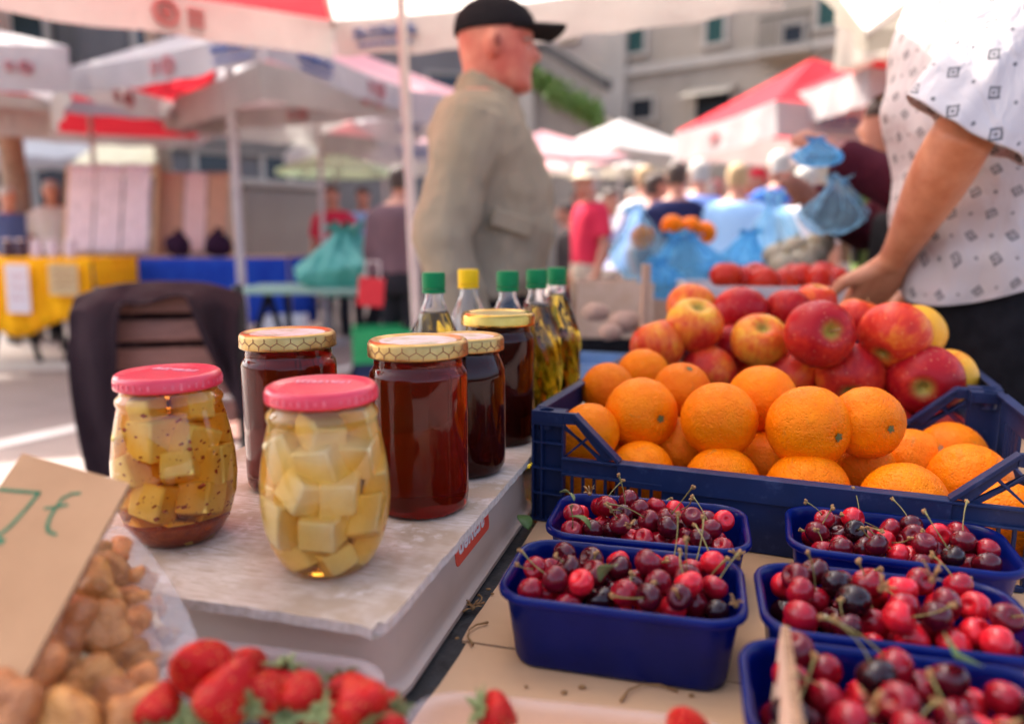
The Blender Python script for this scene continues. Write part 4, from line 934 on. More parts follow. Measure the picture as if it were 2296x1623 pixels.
# ---------------------------------------------------------------- people
def ell(z, xf, xb, w, cx=0, cy=0, n=26, e=.85, M_=None):
    out = []
    for j in range(n):
        a = 2 * PI * j / n; c, s = math.cos(a), math.sin(a)
        x = (xf if c > 0 else xb) * math.copysign(abs(c) ** e, c); y = w * math.copysign(abs(s) ** e, s)
        out.append((cx + x, cy + y, z))
    return out
def head_rings(zc, hx=0, s=1.0, lean=0.0, n=28):
    """rings of a head whose chin is at zc-.115*s and crown at zc+.115*s; forward is +x"""
    P = [(-.118,.052,-.02,.026),(-.112,.082,.0,.040),(-.100,.094,.03,.051),(-.085,.093,.062,.058),(-.070,.089,.080,.062),(-.060,.094,.087,.064),(-.052,.091,.090,.0655),(-.044,.096,.092,.066),(-.034,.093,.094,.068),(-.026,.095,.096,.069),(-.016,.095,.098,.070),(-.004,.094,.100,.071),(.008,.090,.102,.072),(.018,.091,.103,.073),(.030,.096,.104,.0735),(.044,.095,.104,.0735),(.060,.089,.101,.072),(.078,.077,.092,.066),(.094,.056,.074,.054),(.106,.033,.050,.036),(.113,.012,.022,.014)]
    nose = {-.034:.010,-.026:.026,-.016:.022,-.004:.015,.008:.009,.018:.004}
    out = []
    for z, f, b, w in P:
        ring = []
        for j in range(n):
            a = 2*PI*j/n; c, q = math.cos(a), math.sin(a); x = (f if c > 0 else b) * math.copysign(abs(c) ** .92, c); y = w * math.copysign(abs(q) ** .9, q)
            if c > .85 and z in nose: x += nose[z] * ((c - .85) / .15) ** 1.5
            if .72 < c < .93 and z in (.008, .018): x -= .006
            ring.append((hx + x * s + lean * z, y * s, zc + z * s))
        out.append(ring)
    return out
def hand(m, wrist, d, side, curl=.5, s=1.0, thumb=None):
    """palm and five fingers from the wrist along d; side = direction across the palm towards the thumb"""
    d = Vector(d).normalized(); side = (Vector(side) - d * Vector(side).dot(d)).normalized(); nrm = d.cross(side)
    w_ = Vector(wrist); pal = w_ + d * .085 * s
    for k in range(4):
        off = side * (.028 - .0185 * k) * s; base = pal + off - d * abs(k - 1) * .004 * s
        m.tube([tuple(w_ + off * .6), tuple(w_ + d * .045 * s + off * .95), tuple(base)], [.016*s, .0155*s, .0125*s], 9)
        L = (.070, .078, .072, .056)[k] * s; p = base; dd = d.copy(); pts = [tuple(p)]
        for q in range(3):
            dd = (Matrix.Rotation(curl * (.35, .9, .7)[q], 3, side) @ dd).normalized(); p = p + dd * L * (.42, .33, .25)[q]; pts.append(tuple(p))
        m.tube(pts, [.0105*s, .0095*s, .0088*s, .0068*s], 8); m.ball(pts[-1], .0068*s, nu=8, nv=6)
    tb = w_ + d * .022 * s + side * .030 * s; t1 = tb + (d * .6 + side * .75).normalized() * .042 * s; t2 = t1 + (d * .9 + side * .35 + nrm * .3 * curl).normalized() * .034 * s
    m.tube([tuple(w_ + side * .012 * s), tuple(tb), tuple(t1), tuple(t2)], [.017*s, .0155*s, .0115*s, .008*s], 9); m.ball(tuple(t2), .008*s, nu=8, nv=6)
def person(label, loc, yaw, h, shirt, pants, skin, hair=None, hat=None, hdx=.04, sleeve='long', arms=None, lean=0, belly=.0, fine=False, hdz=0, group=None, wide=1.0, head=True, collar=False, extra=None):
    s = h / 1.75; root = thing('person', label, 'person', (loc[0], loc[1], 0), (0, 0, yaw), group)
    L = lambda z: lean * max(0, z - .95)
    T = [(.86,.115,.125,.170),(.95,.125,.125,.175),(1.04,.128+belly*.7,.112,.165),(1.12,.130+belly,.108,.163),(1.22,.132+belly*.8,.112,.172),(1.32,.128+belly*.35,.118,.185),(1.38,.115,.115,.192),(1.43,.090,.100,.180),(1.465,.068,.078,.135),(1.49,.055,.062,.075),(1.52,.050,.055,.056)]
    tors = lambda g, z0=0: [[(x * s * 1.0, y * s * wide, z * s) for x, y, z in ell(z, f + g, b + g, w_ + g, L(z))] for z, f, b, w_ in T if z >= z0]
    hz = 1.635 + hdz; hx = L(1.5) + hdx
    arms = arms or [((-.02, -.235, 1.12), (.05, -.235, .87)), ((-.02, .235, 1.12), (.05, .235, .87))]
    b = MB(); b.loft(tors(-.008))
    if head:
        b.tube([(L(1.4) * s, 0, 1.42 * s), ((L(1.5) + .012) * s, 0, 1.53 * s), ((hx - .005) * s, 0, 1.60 * s)], [.062*s, .058*s, .056*s], 14)
        b.loft([[(x * s, y * s, z * s) for x, y, z in r] for r in head_rings(hz, hx)])
        for sg in (-1, 1): b.ball(((hx - .008) * s, sg * .074 * s, (hz - .002) * s), .036 * s, (.6, .34, 1.0), 12, 10)
    for (e, w_), sg in zip(arms, (-1, 1)):
        sh = Vector((L(1.4) - .01, sg * .178 * wide, 1.405)) * s; e = Vector(e) * s; w_ = Vector(w_) * s; d = (w_ - e).normalized()
        b.tube([tuple(sh), tuple(sh.lerp(e, .5)), tuple(e), tuple(e.lerp(w_, .35)), tuple(w_)], [.052*s, .046*s, .040*s, .041*s, .028*s], 12)
        hand(b, w_, d, Vector((.9, sg * -.35, .1)), .5, s)
    for sg in (-1, 1):
        b.tube([(0, sg * .085 * s, .90 * s), (.01 * s, sg * .09 * s, .70 * s), (.012 * s, sg * .092 * s, .50 * s), (-.005 * s, sg * .094 * s, .35 * s), (-.01 * s, sg * .095 * s, .09 * s)], [.088*s, .078*s, .054*s, .054*s, .036*s], 12)
        b.tube([(-.045 * s, sg * .095 * s, .045 * s), (.06 * s, sg * .1 * s, .045 * s), (.17 * s, sg * .105 * s, .03 * s)], [.036*s, .038*s, .026*s], 10)
    b.build('body', skin, root, ang=180, voxel=.006 if fine else .014, smo=3)
    c = MB(); c.loft(tors(.018 if sleeve == 'long' else .014, .90 if sleeve != 'tucked' else .95)[:-2] + ([] if not collar else []))
    for (e, w_), sg in zip(arms, (-1, 1)):
        sh = Vector((L(1.4) - .01, sg * .165 * wide, 1.40)) * s; e = Vector(e) * s; w_ = Vector(w_) * s; o = .028 if sleeve == 'long' else .02
        if sleeve == 'long': c.tube([tuple(sh), tuple(sh.lerp(e, .5)), tuple(e), tuple(e.lerp(w_, .5)), tuple(e.lerp(w_, .97))], [(.055+o)*s, (.050+o)*s, (.044+o)*s, (.041+o)*s, (.034+o)*s], 14)
        elif sleeve != 'none': c.tube([tuple(sh), tuple(sh.lerp(e, .45)), tuple(sh.lerp(e, .8))], [(.055+o)*s, (.052+o)*s, (.055+o)*s], 14)
    if collar:
        c.loft([[(x * s, y * s, (z - (.55 * max(0, x - .0) if z > 1.46 else 0)) * s) for x, y, z in ell(z, f, bb, w_, L(z) + .012 + dx)] for z, f, bb, w_, dx in ((1.425,.105,.118,.165,0),(1.455,.088,.100,.118,0),(1.48,.080,.082,.084,.0),(1.505,.078,.080,.079,.004),(1.528,.082,.080,.080,.008),(1.526,.074,.072,.072,.008),(1.49,.066,.066,.066,0))])
    sh_ = c.build('jacket' if collar else 'shirt', shirt, root, ang=180, voxel=.009 if fine else .016, smo=4)
    if fine:
        tx = bpy.data.textures.get('folds') or bpy.data.textures.new('folds', 'CLOUDS'); tx.noise_scale = .11; tx.noise_depth = 2
        d = sh_.modifiers.new('Folds', 'DISPLACE'); d.texture = tx; d.strength = .030; d.mid_level = .5; d.texture_coords = 'LOCAL'
    p = MB()
    p.loft([[(x * s, y * s * wide, z * s) for x, y, z in ell(z, f + .012, bb + .012, w_ + .010, L(z))] for z, f, bb, w_ in ((.80,.10,.115,.165),(.88,.118,.13,.175),(.95,.126,.127,.176),(1.0,.128,.12,.17))])
    for sg in (-1, 1): p.tube([(0, sg * .088 * s * wide, .88 * s), (.01 * s, sg * .09 * s, .68 * s), (.012 * s, sg * .094 * s, .48 * s), (-.0 * s, sg * .096 * s, .06 * s)], [.098*s, .090*s, .072*s, .060*s], 14)
    p.build('trousers', pants, root, ang=180, voxel=.016, smo=2)
    for sg in (-1, 1): MB().tube([(-.055 * s, sg * .095 * s, .042 * s), (.0, sg * .098 * s, .050 * s), (.09 * s, sg * .103 * s, .042 * s), (.185 * s, sg * .107 * s, .030 * s)], [.040*s, .044*s, .045*s, .028*s], 12, flat=.95).build('shoe', M['shoe'], root, ang=180)
    if head and hair:
        R_ = [r for r in head_rings(hz, hx, 1.07) ]
        hr = MB(); hr.loft([[(min(x, hx + (-.01 if z < hz + .03 else .085)) * s, y * s, z * s) for x, y, z in r] for r in R_[6:]]); hr.build('hair', hair, root, ang=180)
    if hat == 'cap':
        R_ = [r for r in head_rings(hz + .006, hx, 1.09)][14:]
        cp = MB(); ang = R(3)
        def tf(x, y, z):
            dx, dz = x - hx, z - hz - .04; return ((hx + dx * math.cos(ang) - dz * math.sin(ang)) * s, y * s, (hz + .04 + dx * math.sin(ang) * -1 * -1 + dz * math.cos(ang)) * s)
        cp.loft([[tf(x, y, z) for x, y, z in r] for r in R_])
        V = []; n = 15
        for k in range(n):
            a = -1.15 + 2.3 * k / (n - 1); e1 = (hx + .095 * math.cos(a), .078 * math.sin(a) * 1.0, hz + .034); e2 = (hx + .085 + .098 * math.cos(a * .8) , .080 * math.sin(a), hz + .045 - .022 * (math.sin(a) ** 2))
            V.append((e1, e2))
        br = MB(); br.loft([[tf(*q) for q in (e1, tuple((Vector(e1) + Vector(e2)) / 2 + Vector((0, 0, .008))), e2)] for e1, e2 in V], 0, False, False)
        co_ = cp.build('cap', M['cap_black'], root, ang=180); br.build('cap_brim', M['cap_black'], co_, ang=180, solid=.005)
    if hat in ('brim', 'straw'):
        m = MB(); zt = hz + .045
        m.lathe([(.17 if hat == 'brim' else .15, zt - .022), (.10, zt - .004), (.092, zt), (.088, zt + .06), (.066, zt + .088), (.002, zt + .092)], 28, M=Matrix.Translation((hx, 0, 0))); o = m.build('hat', M['hat_khaki'] if hat == 'brim' else M['hat_straw'], root, ang=60, solid=.004); o.scale = (s, s, s)
        if hat == 'brim': MB().lathe([(.171, zt - .0235), (.1, zt - .007), (.0955, zt + .002)], 28, M=Matrix.Translation((hx, 0, 0)), cap=False).build('hat_lining', M['blackcloth'], o, ang=60)
    return root
M['shoe'] = pm('dark_shoe_leather', (.03, .025, .02), rough=.5)
M['cap_black'] = cloth('black_cap_cloth', (.012, .011, .013), (.018, .016, .018), .2, 60)
M['hat_khaki'] = cloth('khaki_hat_cloth', (.26, .17, .12), (.22, .14, .10), .3, 40); M['hat_straw'] = cloth('pale_straw', (.62, .55, .42), (.52, .45, .33), .3, 60)
khaki = cloth('khaki_jacket_cloth', (.34, .285, .20), (.28, .235, .162), .6, 12)
mn = person('grey haired man in a black cap and khaki jacket walking past the stall', (-.085, 2.06), 0, 1.755, khaki, M['blackcloth'], M['skin_red'], None, 'cap', .045, 'long', [((-.085, -.250, 1.10), (-.02, -.240, .86)), ((.02, .24, 1.12), (.10, .21, .88))], 0.0, .055, True, hdz=-.040, wide=1.0, collar=True)
# jacket details: pocket flap, sleeve seam cuff, eyes
jk = [o for o in mn.children if o.name.startswith('jacket')][0]
MB().box((.085, -.188, 1.145), (.11, .012, .045), rot=(.12, .28, .35)).build('pocket_flap', khaki, jk, bevel=.004)
bdy = [o for o in mn.children if o.name.startswith('body')][0]
for sg in (-1, 1):
    e = MB().ball((0, 0, 0), .011, nu=12, nv=8).build('eye', pm('eye_white', (.6, .55, .5), (.5, .45, .4), rough=.2), bdy, ang=180, loc=(.121, sg * .031, 1.592)); MB().ball((.0085, 0, 0), .0052, nu=10, nv=6).build('iris', pm('iris', (.03, .03, .035), rough=.1), e, ang=180)
    MB().tube([(.126, sg * .016, 1.612), (.128, sg * .03, 1.616), (.118, sg * .046, 1.612)], [.004, .005, .003], 6).build('eyebrow', M['hair_grey'], bdy, ang=180)

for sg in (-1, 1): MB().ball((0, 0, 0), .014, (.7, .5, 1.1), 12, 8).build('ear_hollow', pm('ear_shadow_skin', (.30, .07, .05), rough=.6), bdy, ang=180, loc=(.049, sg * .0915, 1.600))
# man in the patterned shirt, leaning on the crates with his arm
def shirt_mat():
    m, t, p, o = new_mat('patterned_white_shirt'); tc = nd(t, 'ShaderNodeTexCoord'); uv = tc.outputs['UV']
    nz = nd(t, 'ShaderNodeTexNoise'); nz.inputs['Scale'].default_value = 60; t.links.new(uv, nz.inputs['Vector'])
    sp_ = nd(t, 'ShaderNodeSeparateXYZ'); t.links.new(uv, sp_.inputs[0])
    C = .060
    wob = math_(t, 'MULTIPLY', math_(t, 'SUBTRACT', nz.outputs[0], .5), .10)
    u0 = math_(t, 'ADD', math_(t, 'DIVIDE', sp_.outputs[0], C), wob); v = math_(t, 'ADD', math_(t, 'DIVIDE', sp_.outputs[1], C * .62), wob)
    row = math_(t, 'FLOOR', v); u = math_(t, 'ADD', u0, math_(t, 'MULTIPLY', math_(t, 'MODULO', row, 2), .5)); 
    fu = math_(t, 'MULTIPLY', math_(t, 'SUBTRACT', math_(t, 'FRACT', u), .5), C); fv = math_(t, 'MULTIPLY', math_(t, 'SUBTRACT', math_(t, 'FRACT', v), .5), C * .62)
    ca, sa = math.cos(.5), math.sin(.5)
    ru = math_(t, 'ADD', math_(t, 'MULTIPLY', fu, ca), math_(t, 'MULTIPLY', fv, sa)); rv = math_(t, 'SUBTRACT', math_(t, 'MULTIPLY', fv, ca), math_(t, 'MULTIPLY', fu, sa))
    d = math_(t, 'MAXIMUM', math_(t, 'ABSOLUTE', ru), math_(t, 'ABSOLUTE', rv)); 
    ring = math_(t, 'LESS_THAN', math_(t, 'ABSOLUTE', math_(t, 'SUBTRACT', d, .0057)), .0016); core = math_(t, 'LESS_THAN', d, .0022)
    fu2 = math_(t, 'MULTIPLY', math_(t, 'SUBTRACT', math_(t, 'FRACT', math_(t, 'ADD', u, .5)), .5), C); dd = math_(t, 'SQRT', math_(t, 'ADD', math_(t, 'MULTIPLY', fu2, fu2), math_(t, 'MULTIPLY', fv, fv)))
    dot = math_(t, 'LESS_THAN', dd, .0026)
    msk = math_(t, 'MULTIPLY', math_(t, 'MINIMUM', math_(t, 'ADD', math_(t, 'ADD', ring, core), dot), 1), math_(t, 'ADD', .45, math_(t, 'MULTIPLY', nz.outputs[0], .8)))
    col = mixc(t, msk, (.58, .54, .53), (.085, .085, .095)); t.links.new(col, p.inputs['Base Color']); p.inputs['Roughness'].default_value = .8
    vv = objcoord(t, (1, 1, .5)); bump(t, p, tex(t, vv, 18, 3, .5, .8), .7, .02)
    tl_ = nd(t, 'ShaderNodeBsdfTranslucent'); t.links.new(col, tl_.inputs[0]); mx = nd(t, 'ShaderNodeMixShader'); mx.inputs[0].default_value = .2
    t.links.new(p.outputs[0], mx.inputs[1]); t.links.new(tl_.outputs[0], mx.inputs[2]); t.links.new(mx.outputs[0], o.inputs[0]); return m
M['shirt_pat'] = shirt_mat()
def uv_rings(rings):
    """UV in metres along and across the rings"""
    us = []; vs = [0]
    for i, r in enumerate(rings):
        acc = [0]
        for j in range(1, len(r)): acc.append(acc[-1] + (Vector(r[j]) - Vector(r[j-1])).length)
        us.append(acc)
        if i: vs.append(vs[-1] + (Vector(r[len(r)//4]) - Vector(rings[i-1][len(r)//4])).length)
    return lambda i, j: (us[i][j] * us[len(us)//2][-1] / max(.01, us[i][-1]), vs[i])
vm = thing('person', 'man in a white shirt with small square motifs and black trousers, leaning on the crates', 'person', (.98, 1.42, 0))
def vring(z, xl, xr, y0, y1, n=40, wv=.0):
    out = []
    for j in range(n):
        a = 2*PI*j/n; c, s_ = math.cos(a), math.sin(a); k = 1 + wv * math.sin(7 * a + z * 9) + wv * .7 * math.sin(13 * a - z * 14)
        x = (xr if c > 0 else -xl) * abs(c) ** .8 * k; y = (y1 if s_ > 0 else -y0) * abs(s_) ** .8 * k; out.append((x, y, z))
    return out
# own space: x to the picture's right, the man faces -x and bends forwards a little
VCX = lambda z: -.05 * max(0, z - 1.22) / .3
VT = [(1.020,.230,.16,.19,.19,.034),(1.045,.232,.165,.192,.19,.030),(1.075,.236,.17,.19,.19,.024),(1.12,.242,.165,.188,.19,.020),(1.18,.250,.16,.186,.19,.020),(1.25,.252,.15,.19,.195,.018),(1.33,.250,.14,.195,.20,.015),(1.42,.235,.18,.195,.20,.010),(1.52,.195,.19,.185,.19,.008),(1.60,.14,.14,.15,.15,.006),(1.64,.09,.07,.08,.08,0)]
rings = []
for z, xl, xr, y0, y1, wv in VT:
    r = vring(z, xl, xr, y0, y1, 60, wv)
    if z < 1.055: r = [(x, y, z - .020 * math.cos(2 * math.atan2(y, x)) + .012 * math.sin(3 * math.atan2(y, x)) + .055 * max(0, x) / .16 - .01) for x, y, z in r]
    r = [(x + VCX(z), y, zz_) for x, y, zz_ in r]
    rings.append(r)
# finer rings for folds
def resample(rings, k):
    out = []
    for a, b in zip(rings, rings[1:]):
        for q in range(k): f = q / k; out.append([tuple(Vector(p).lerp(Vector(r), f)) for p, r in zip(a, b)])
    return out + [rings[-1]]
rings = resample(rings, 4)
rings = [[(x + (.010 * fbm((x * 3, y * 3, z * 9 + x * 6), 1.3)), y + .012 * fbm((x * 3 + 5, y * 3, z * 11 - x * 7), 1.3), z) for x, y, z in r] for r in rings]
SH = MB(); SH.loft(rings, 0, False, True, uv=uv_rings(rings))
SHO = SH.build('shirt', M['shirt_pat'], vm, ang=180, sub=1)
shd = Vector((-.085, -.165, 1.53)); elb = at(2150, 318, Y=1.17) - Vector((.98, 1.42, 0)); wri = at(2003, 588, Y=1.40) - Vector((.98, 1.42, 0))
ax = (elb - shd).normalized(); a1 = ax.cross(Vector((0, -1, 0))).normalized(); a2 = ax.cross(a1)
sl_r = []
for k in range(13):
    f = -.06 + 1.02 * k / 12; c = shd.lerp(elb, f); rr_ = .076 + .014 * f; ring = []
    for j in range(44):
        a = 2*PI*j/44; q = rr_ * (1 + (.05 + .06 * f) * math.sin(3 * a + 2 * f) + .05 * f * math.sin(7 * a + 3 * f) + .02 * math.sin(13 * a - 4 * f)); n_ = a1 * math.cos(a) * 1.1 + a2 * math.sin(a) * .85; ring.append(tuple(c + n_ * q + ax * (.060 * max(0, f) ** 2 * (-n_.y) - .02 * f * f * n_.x)))
    sl_r.append(ring)
MB().loft(sl_r, 0, False, True, uv=uv_rings(sl_r)).build('sleeve', M['shirt_pat'], SHO, ang=180, sub=1, solid=.0015)
b = MB()
b.loft([[(x + VCX(z), y, zq) for x, y, zq in vring(z, xl * .9, xr * .9, y0 * .9, y1 * .9)] for z, xl, xr, y0, y1, wv in VT[3:10]])
b.tube([(-.17, 0, 1.56), (-.21, 0, 1.66), (-.23, 0, 1.73)], [.066, .06, .058], 14)
b.loft([[(-.24 - (x), y, z) for x, y, z in r][::-1] for r in head_rings(1.78, 0)])
b.tube([tuple(shd), tuple(shd.lerp(elb, .5)), tuple(shd.lerp(elb, .85)), tuple(elb), tuple(elb.lerp(wri, .16)), tuple(elb.lerp(wri, .35)), tuple(elb.lerp(wri, .6)), tuple(elb.lerp(wri, .85)), tuple(wri)], [.056, .050, .045, .046, .048, .046, .038, .030, .028], 18)
hd = (at(1928, 690, Y=1.47) - at(2003, 588, Y=1.40)).normalized()
hand(b, tuple(wri + hd * .004), tuple(hd), (-.55, -.55, .60), -.55, 1.18)
fe = Vector((.02, .26, 1.22)); fw = Vector((-.12, .16, 1.01))
b.tube([(-.13, .165, 1.50), tuple(Vector((-.13, .165, 1.50)).lerp(fe, .5)), tuple(fe), tuple(fe.lerp(fw, .4)), tuple(fw)], [.06, .055, .050, .048, .031], 14); hand(b, tuple(fw), (-.7, -.1, -.6), (.1, -.9, .1), .6)
for y in (-.10, .10): b.tube([(0, y, .96), (.02, y, .70), (.03, y, .50), (.02, y, .10)], [.09, .08, .056, .04], 12); b.tube([(.06, y, .045), (-.05, y, .045), (-.16, y, .03)], [.036, .038, .026], 10)
b.build('body', M['skin_tan'], vm, ang=180, voxel=.0055, smo=3)
p = MB(); p.loft([vring(z, xl, xr, y0, y1) for z, xl, xr, y0, y1 in ((.80,.165,.17,.185,.185),(.90,.185,.17,.19,.19),(1.0,.19,.165,.185,.185),(1.08,.20,.155,.18,.18),(1.11,.19,.15,.175,.175))])
for y in (-.10, .10): p.tube([(-.01, y, .90), (.01, y, .68), (.02, y, .48), (.02, y, .06)], [.112, .098, .078, .064], 16)
p.build('trousers', M['blackcloth'], vm, ang=180, voxel=.014, smo=3)
for y in (-.10, .10): MB().tube([(.07, y, .042), (.0, y, .05), (-.09, y, .042), (-.18, y, .03)], [.040, .044, .045, .028], 12).build('shoe', M['shoe'], vm, ang=180)

# the other shoppers
maroon = cloth('maroon_wool', (.050, .008, .016), (.070, .012, .02), .6, 30)
g = 'shoppers in the market'
def shopper(px, py, Yd, label, yaw, shirt, pants, hair, **k):
    p_ = at(px, py, Y=Yd); return person(label, (p_.x, p_.y), yaw, p_.z, shirt, pants, k.pop('skin', M['skin']), hair, group=g, **k)
gs = cloth('green_shirt_cloth', (.15, .22, .07), (.12, .18, .06)); dk = cloth('dark_trousers', (.02, .02, .025)); olive = cloth('olive_trousers', (.14, .17, .09))
LB = cloth('sky_blue_shirt', (.30, .50, .74), (.26, .44, .68)); PB = cloth('periwinkle_shirt', (.20, .30, .64), (.24, .36, .70)); NV = cloth('navy_top', (.012, .014, .05), (.018, .02, .06))
WH = cloth('white_shirt_cloth', (.66, .64, .66), (.58, .56, .58)); RD = cloth('red_top', (.50, .03, .06), (.42, .02, .05)); BG = cloth('blue_grey_shirt', (.24, .26, .40), (.30, .30, .42)); RB = cloth('royal_blue_top', (.03, .09, .30), (.04, .12, .36)); MV = cloth('mauve_brown_top', (.13, .075, .085), (.10, .06, .07)); BGE = cloth('beige_trousers', (.42, .35, .28))
ms = person('shopper in a khaki hat and maroon sweater holding up blue bags', (1.215, 2.15), R(176), 1.585, maroon, olive, M['skin'], M['hair_dark'], 'brim', .04, 'long',
  [((.14, -.23, 1.24), (.36, -.12, 1.36)), ((.13, .245, 1.31), (.37, .12, 1.47))], .0, .02, group=g)
vest = MB().loft([[(x, y, z) for x, y, z in ell(z, f, b_, w_, 0)] for z, f, b_, w_ in ((.80,.165,.17,.215),(.92,.165,.165,.215),(1.06,.16,.15,.205),(1.16,.155,.14,.20),(1.18,.14,.13,.19))]).build('apron', M['blackcloth'], ms, ang=180)
gp = person('person in a green shirt with a grey backpack strap over the shoulder', (1.42, 2.75), R(150), 1.62, gs, dk, M['skin'], M['hair_dark'], None, .04, 'short', None, .05, .02, group=g)
st_ = MB().tube([(.02, .11, 1.42), (-.10, .12, 1.40), (-.15, .12, 1.25), (-.14, .13, 1.05)], [.028, .032, .032, .028], 8, flat=.4).build('backpack_strap', cloth('grey_webbing', (.10, .10, .11)), gp, ang=180)
MB().tube([(.02, .11, 1.42), (.13, .12, 1.34), (.155, .12, 1.2), (.13, .14, 1.02)], [.028, .032, .032, .028], 8, flat=.4).build('backpack_strap', bpy.data.materials['grey_webbing'], gp, ang=180)
shopper(1325, 375, 6.0, 'shopper in a red top and pale straw hat', R(200), RD, BGE, M['hair_grey'], hat='straw', sleeve='short')
shopper(1395, 388, 5.6, 'shopper bending forward in a blue grey shirt and grey brown trousers', R(15), BG, cloth('grey_brown_trousers', (.13, .10, .09)), M['hair_dark'], lean=.5, wide=1.15, sleeve='short')
shopper(1450, 372, 6.4, 'shopper in a white top seen between red and navy ones', R(100), WH, dk, M['hair_fair'], sleeve='short')
shopper(1518, 362, 5.4, 'dark haired shopper in a navy top seen from behind', R(80), NV, BGE, M['hair_dark'])
shopper(1572, 358, 6.0, 'shopper in a periwinkle blue shirt beside the navy one', R(95), PB, BGE, M['hair_grey'])
sb_ = shopper(1655, 366, 5.3, 'broad shopper in a sky blue shirt and black belt seen from behind', R(75), LB, M['blackcloth'], M['hair_fair'], wide=1.2)
shopper(1706, 378, 7.4, 'shopper wearing a bright red cap farther off', R(200), cloth('salmon_top', (.56, .26, .22)), BGE, pm('red_cap_cloth', (.60, .02, .05), rough=.8), sleeve='short')
shopper(1752, 338, 6.0, 'white haired shopper in a royal blue top', R(85), RB, dk, M['hair_grey'])
shopper(1808, 372, 5.2, 'shopper in a white shirt behind the hanging blue bag', R(60), WH, BGE, M['hair_grey'], sleeve='short')
shopper(1276, 455, 7.2, 'small figure in dark clothes half hidden by the khaki jacket', R(180), cloth('charcoal_top', (.05, .04, .04)), cloth('maroon_trousers', (.10, .02, .025)), M['hair_dark'])
shopper(893, 372, 5.2, 'person in a mauve brown top standing behind the khaki man', R(70), MV, dk, M['hair_dark'], wide=1.15)
shopper(112, 405, 8.2, 'grey haired vendor in a pale shirt and beige vest behind the yellow stall', R(-60), cloth('pale_vest', (.42, .40, .36), (.5, .5, .52)), dk, M['hair_grey'], sleeve='short')
shopper(12, 420, 8.0, 'person in a blue top at the far end of the yellow stall', R(-30), cloth('dull_blue_top', (.08, .12, .28)), dk, M['hair_grey'], sleeve='short')
shopper(745, 415, 8.2, 'distant shopper in a crimson top below the pale green parasol', R(-90), RD, dk, M['hair_dark'], sleeve='short')
shopper(815, 420, 8.6, 'distant shopper in a light blue top below the pale green parasol', R(-90), LB, dk, M['hair_dark'], sleeve='short')

rr = random.Random(12); tops = [('pale pink', (.60, .38, .36)), ('dusty blue', (.22, .30, .42)), ('mustard', (.46, .30, .06)), ('off white', (.60, .57, .53)), ('dark green', (.04, .10, .05)), ('burgundy', (.16, .02, .04)), ('light grey', (.40, .39, .38)), ('turquoise', (.08, .34, .36)), ('charcoal', (.04, .04, .045)), ('coral', (.58, .18, .12)), ('beige', (.45, .37, .27)), ('pale blue', (.36, .48, .64)), ('brown', (.16, .09, .05)), ('white striped', (.66, .65, .66))]
spots = [(1300, 9.0), (1352, 8.4), (1425, 9.6), (1482, 8.0), (1545, 9.2), (1600, 8.2), (1630, 10.0), (1690, 8.8), (1728, 9.8), (1780, 7.6), (1838, 8.6), (1872, 7.8), (1905, 6.8), (1365, 7.2)]
for (nm, c), (px, Yd) in zip(tops, spots):
    hh = rr.uniform(1.58, 1.80); py_ = 811.5 - FP * math.tan(PITCH + math.atan2(hh - H, Yd))
    shopper(px, py_, Yd, f'distant shopper in a {nm} top deep in the crowd', rr.uniform(0, 6.28), cloth(nm.replace(' ', '_') + '_top', c), rr.choice((dk, BGE)), rr.choice((M['hair_dark'], M['hair_fair'], M['hair_grey'])), sleeve=rr.choice(('short', 'long')))
# ---------------------------------------------------------------- ground
def ground_mat():
    m, t, p, o = new_mat('stone_paving'); v = objcoord(t, (1, 1, 1))
    br = nd(t, 'ShaderNodeTexBrick'); br.inputs['Scale'].default_value = 1.0; br.inputs['Mortar Size'].default_value = .012; br.inputs['Brick Width'].default_value = .62; br.inputs['Row Height'].default_value = .36
    br.inputs['Color1'].default_value = (.165, .12, .105, 1); br.inputs['Color2'].default_value = (.205, .155, .135, 1); br.inputs['Mortar'].default_value = (.12, .09, .08, 1)
    mp = nd(t, 'ShaderNodeMapping'); mp.inputs['Rotation'].default_value = (0, 0, .4); t.links.new(v, mp.inputs[0]); t.links.new(mp.outputs[0], br.inputs['Vector'])
    col = mixc(t, .5, br.outputs[0], ramp(t, tex(t, v, 2.2, 5), [(.3, (.14, .105, .09)), (.7, (.23, .18, .155))])); t.links.new(col, p.inputs['Base Color'])
    p.inputs['Roughness'].default_value = .6; bump(t, p, br.outputs['Fac'], -.3, .01); return m
m = MB(); m.add([(-90, -12, 0), (90, -12, 0), (90, 110, 0), (-90, 110, 0)], [(0, 1, 2, 3)]); tag(m.build('ground', ground_mat(), None, smooth=False), kind='structure')
pl = pm('painted_sunlight_strip', (.62, .58, .52), (.52, .48, .42), rough=.7, scale=4)  # sunlit gap between shadows on the paving, its brightness put into the colour
a, b_ = at(-60, 1010, z=0), at(190, 955, z=0); d = (b_ - a).normalized(); nn = Vector((-d.y, d.x, 0)) * .07; a -= d * 4; b_ += d * 3
m = MB(); m.add([tuple(q + Vector((0, 0, .004))) for q in (a - nn, b_ - nn, b_ + nn, a + nn)], [(0, 1, 2, 3)]); tag(m.build('sunlit_gap_strip', pl, None, smooth=False), kind='structure')
m = MB(); q = [at(-300, 830, z=0), at(520, 830, z=0), at(540, 745, z=0), at(-300, 745, z=0)]; m.add([(v.x, v.y, .004) for v in q], [(0, 1, 2, 3)]); tag(m.build('pale_paving', pm('sunlit_limestone_paving', (.42, .39, .35), (.36, .33, .29), rough=.7, scale=3), None, smooth=False), kind='structure')

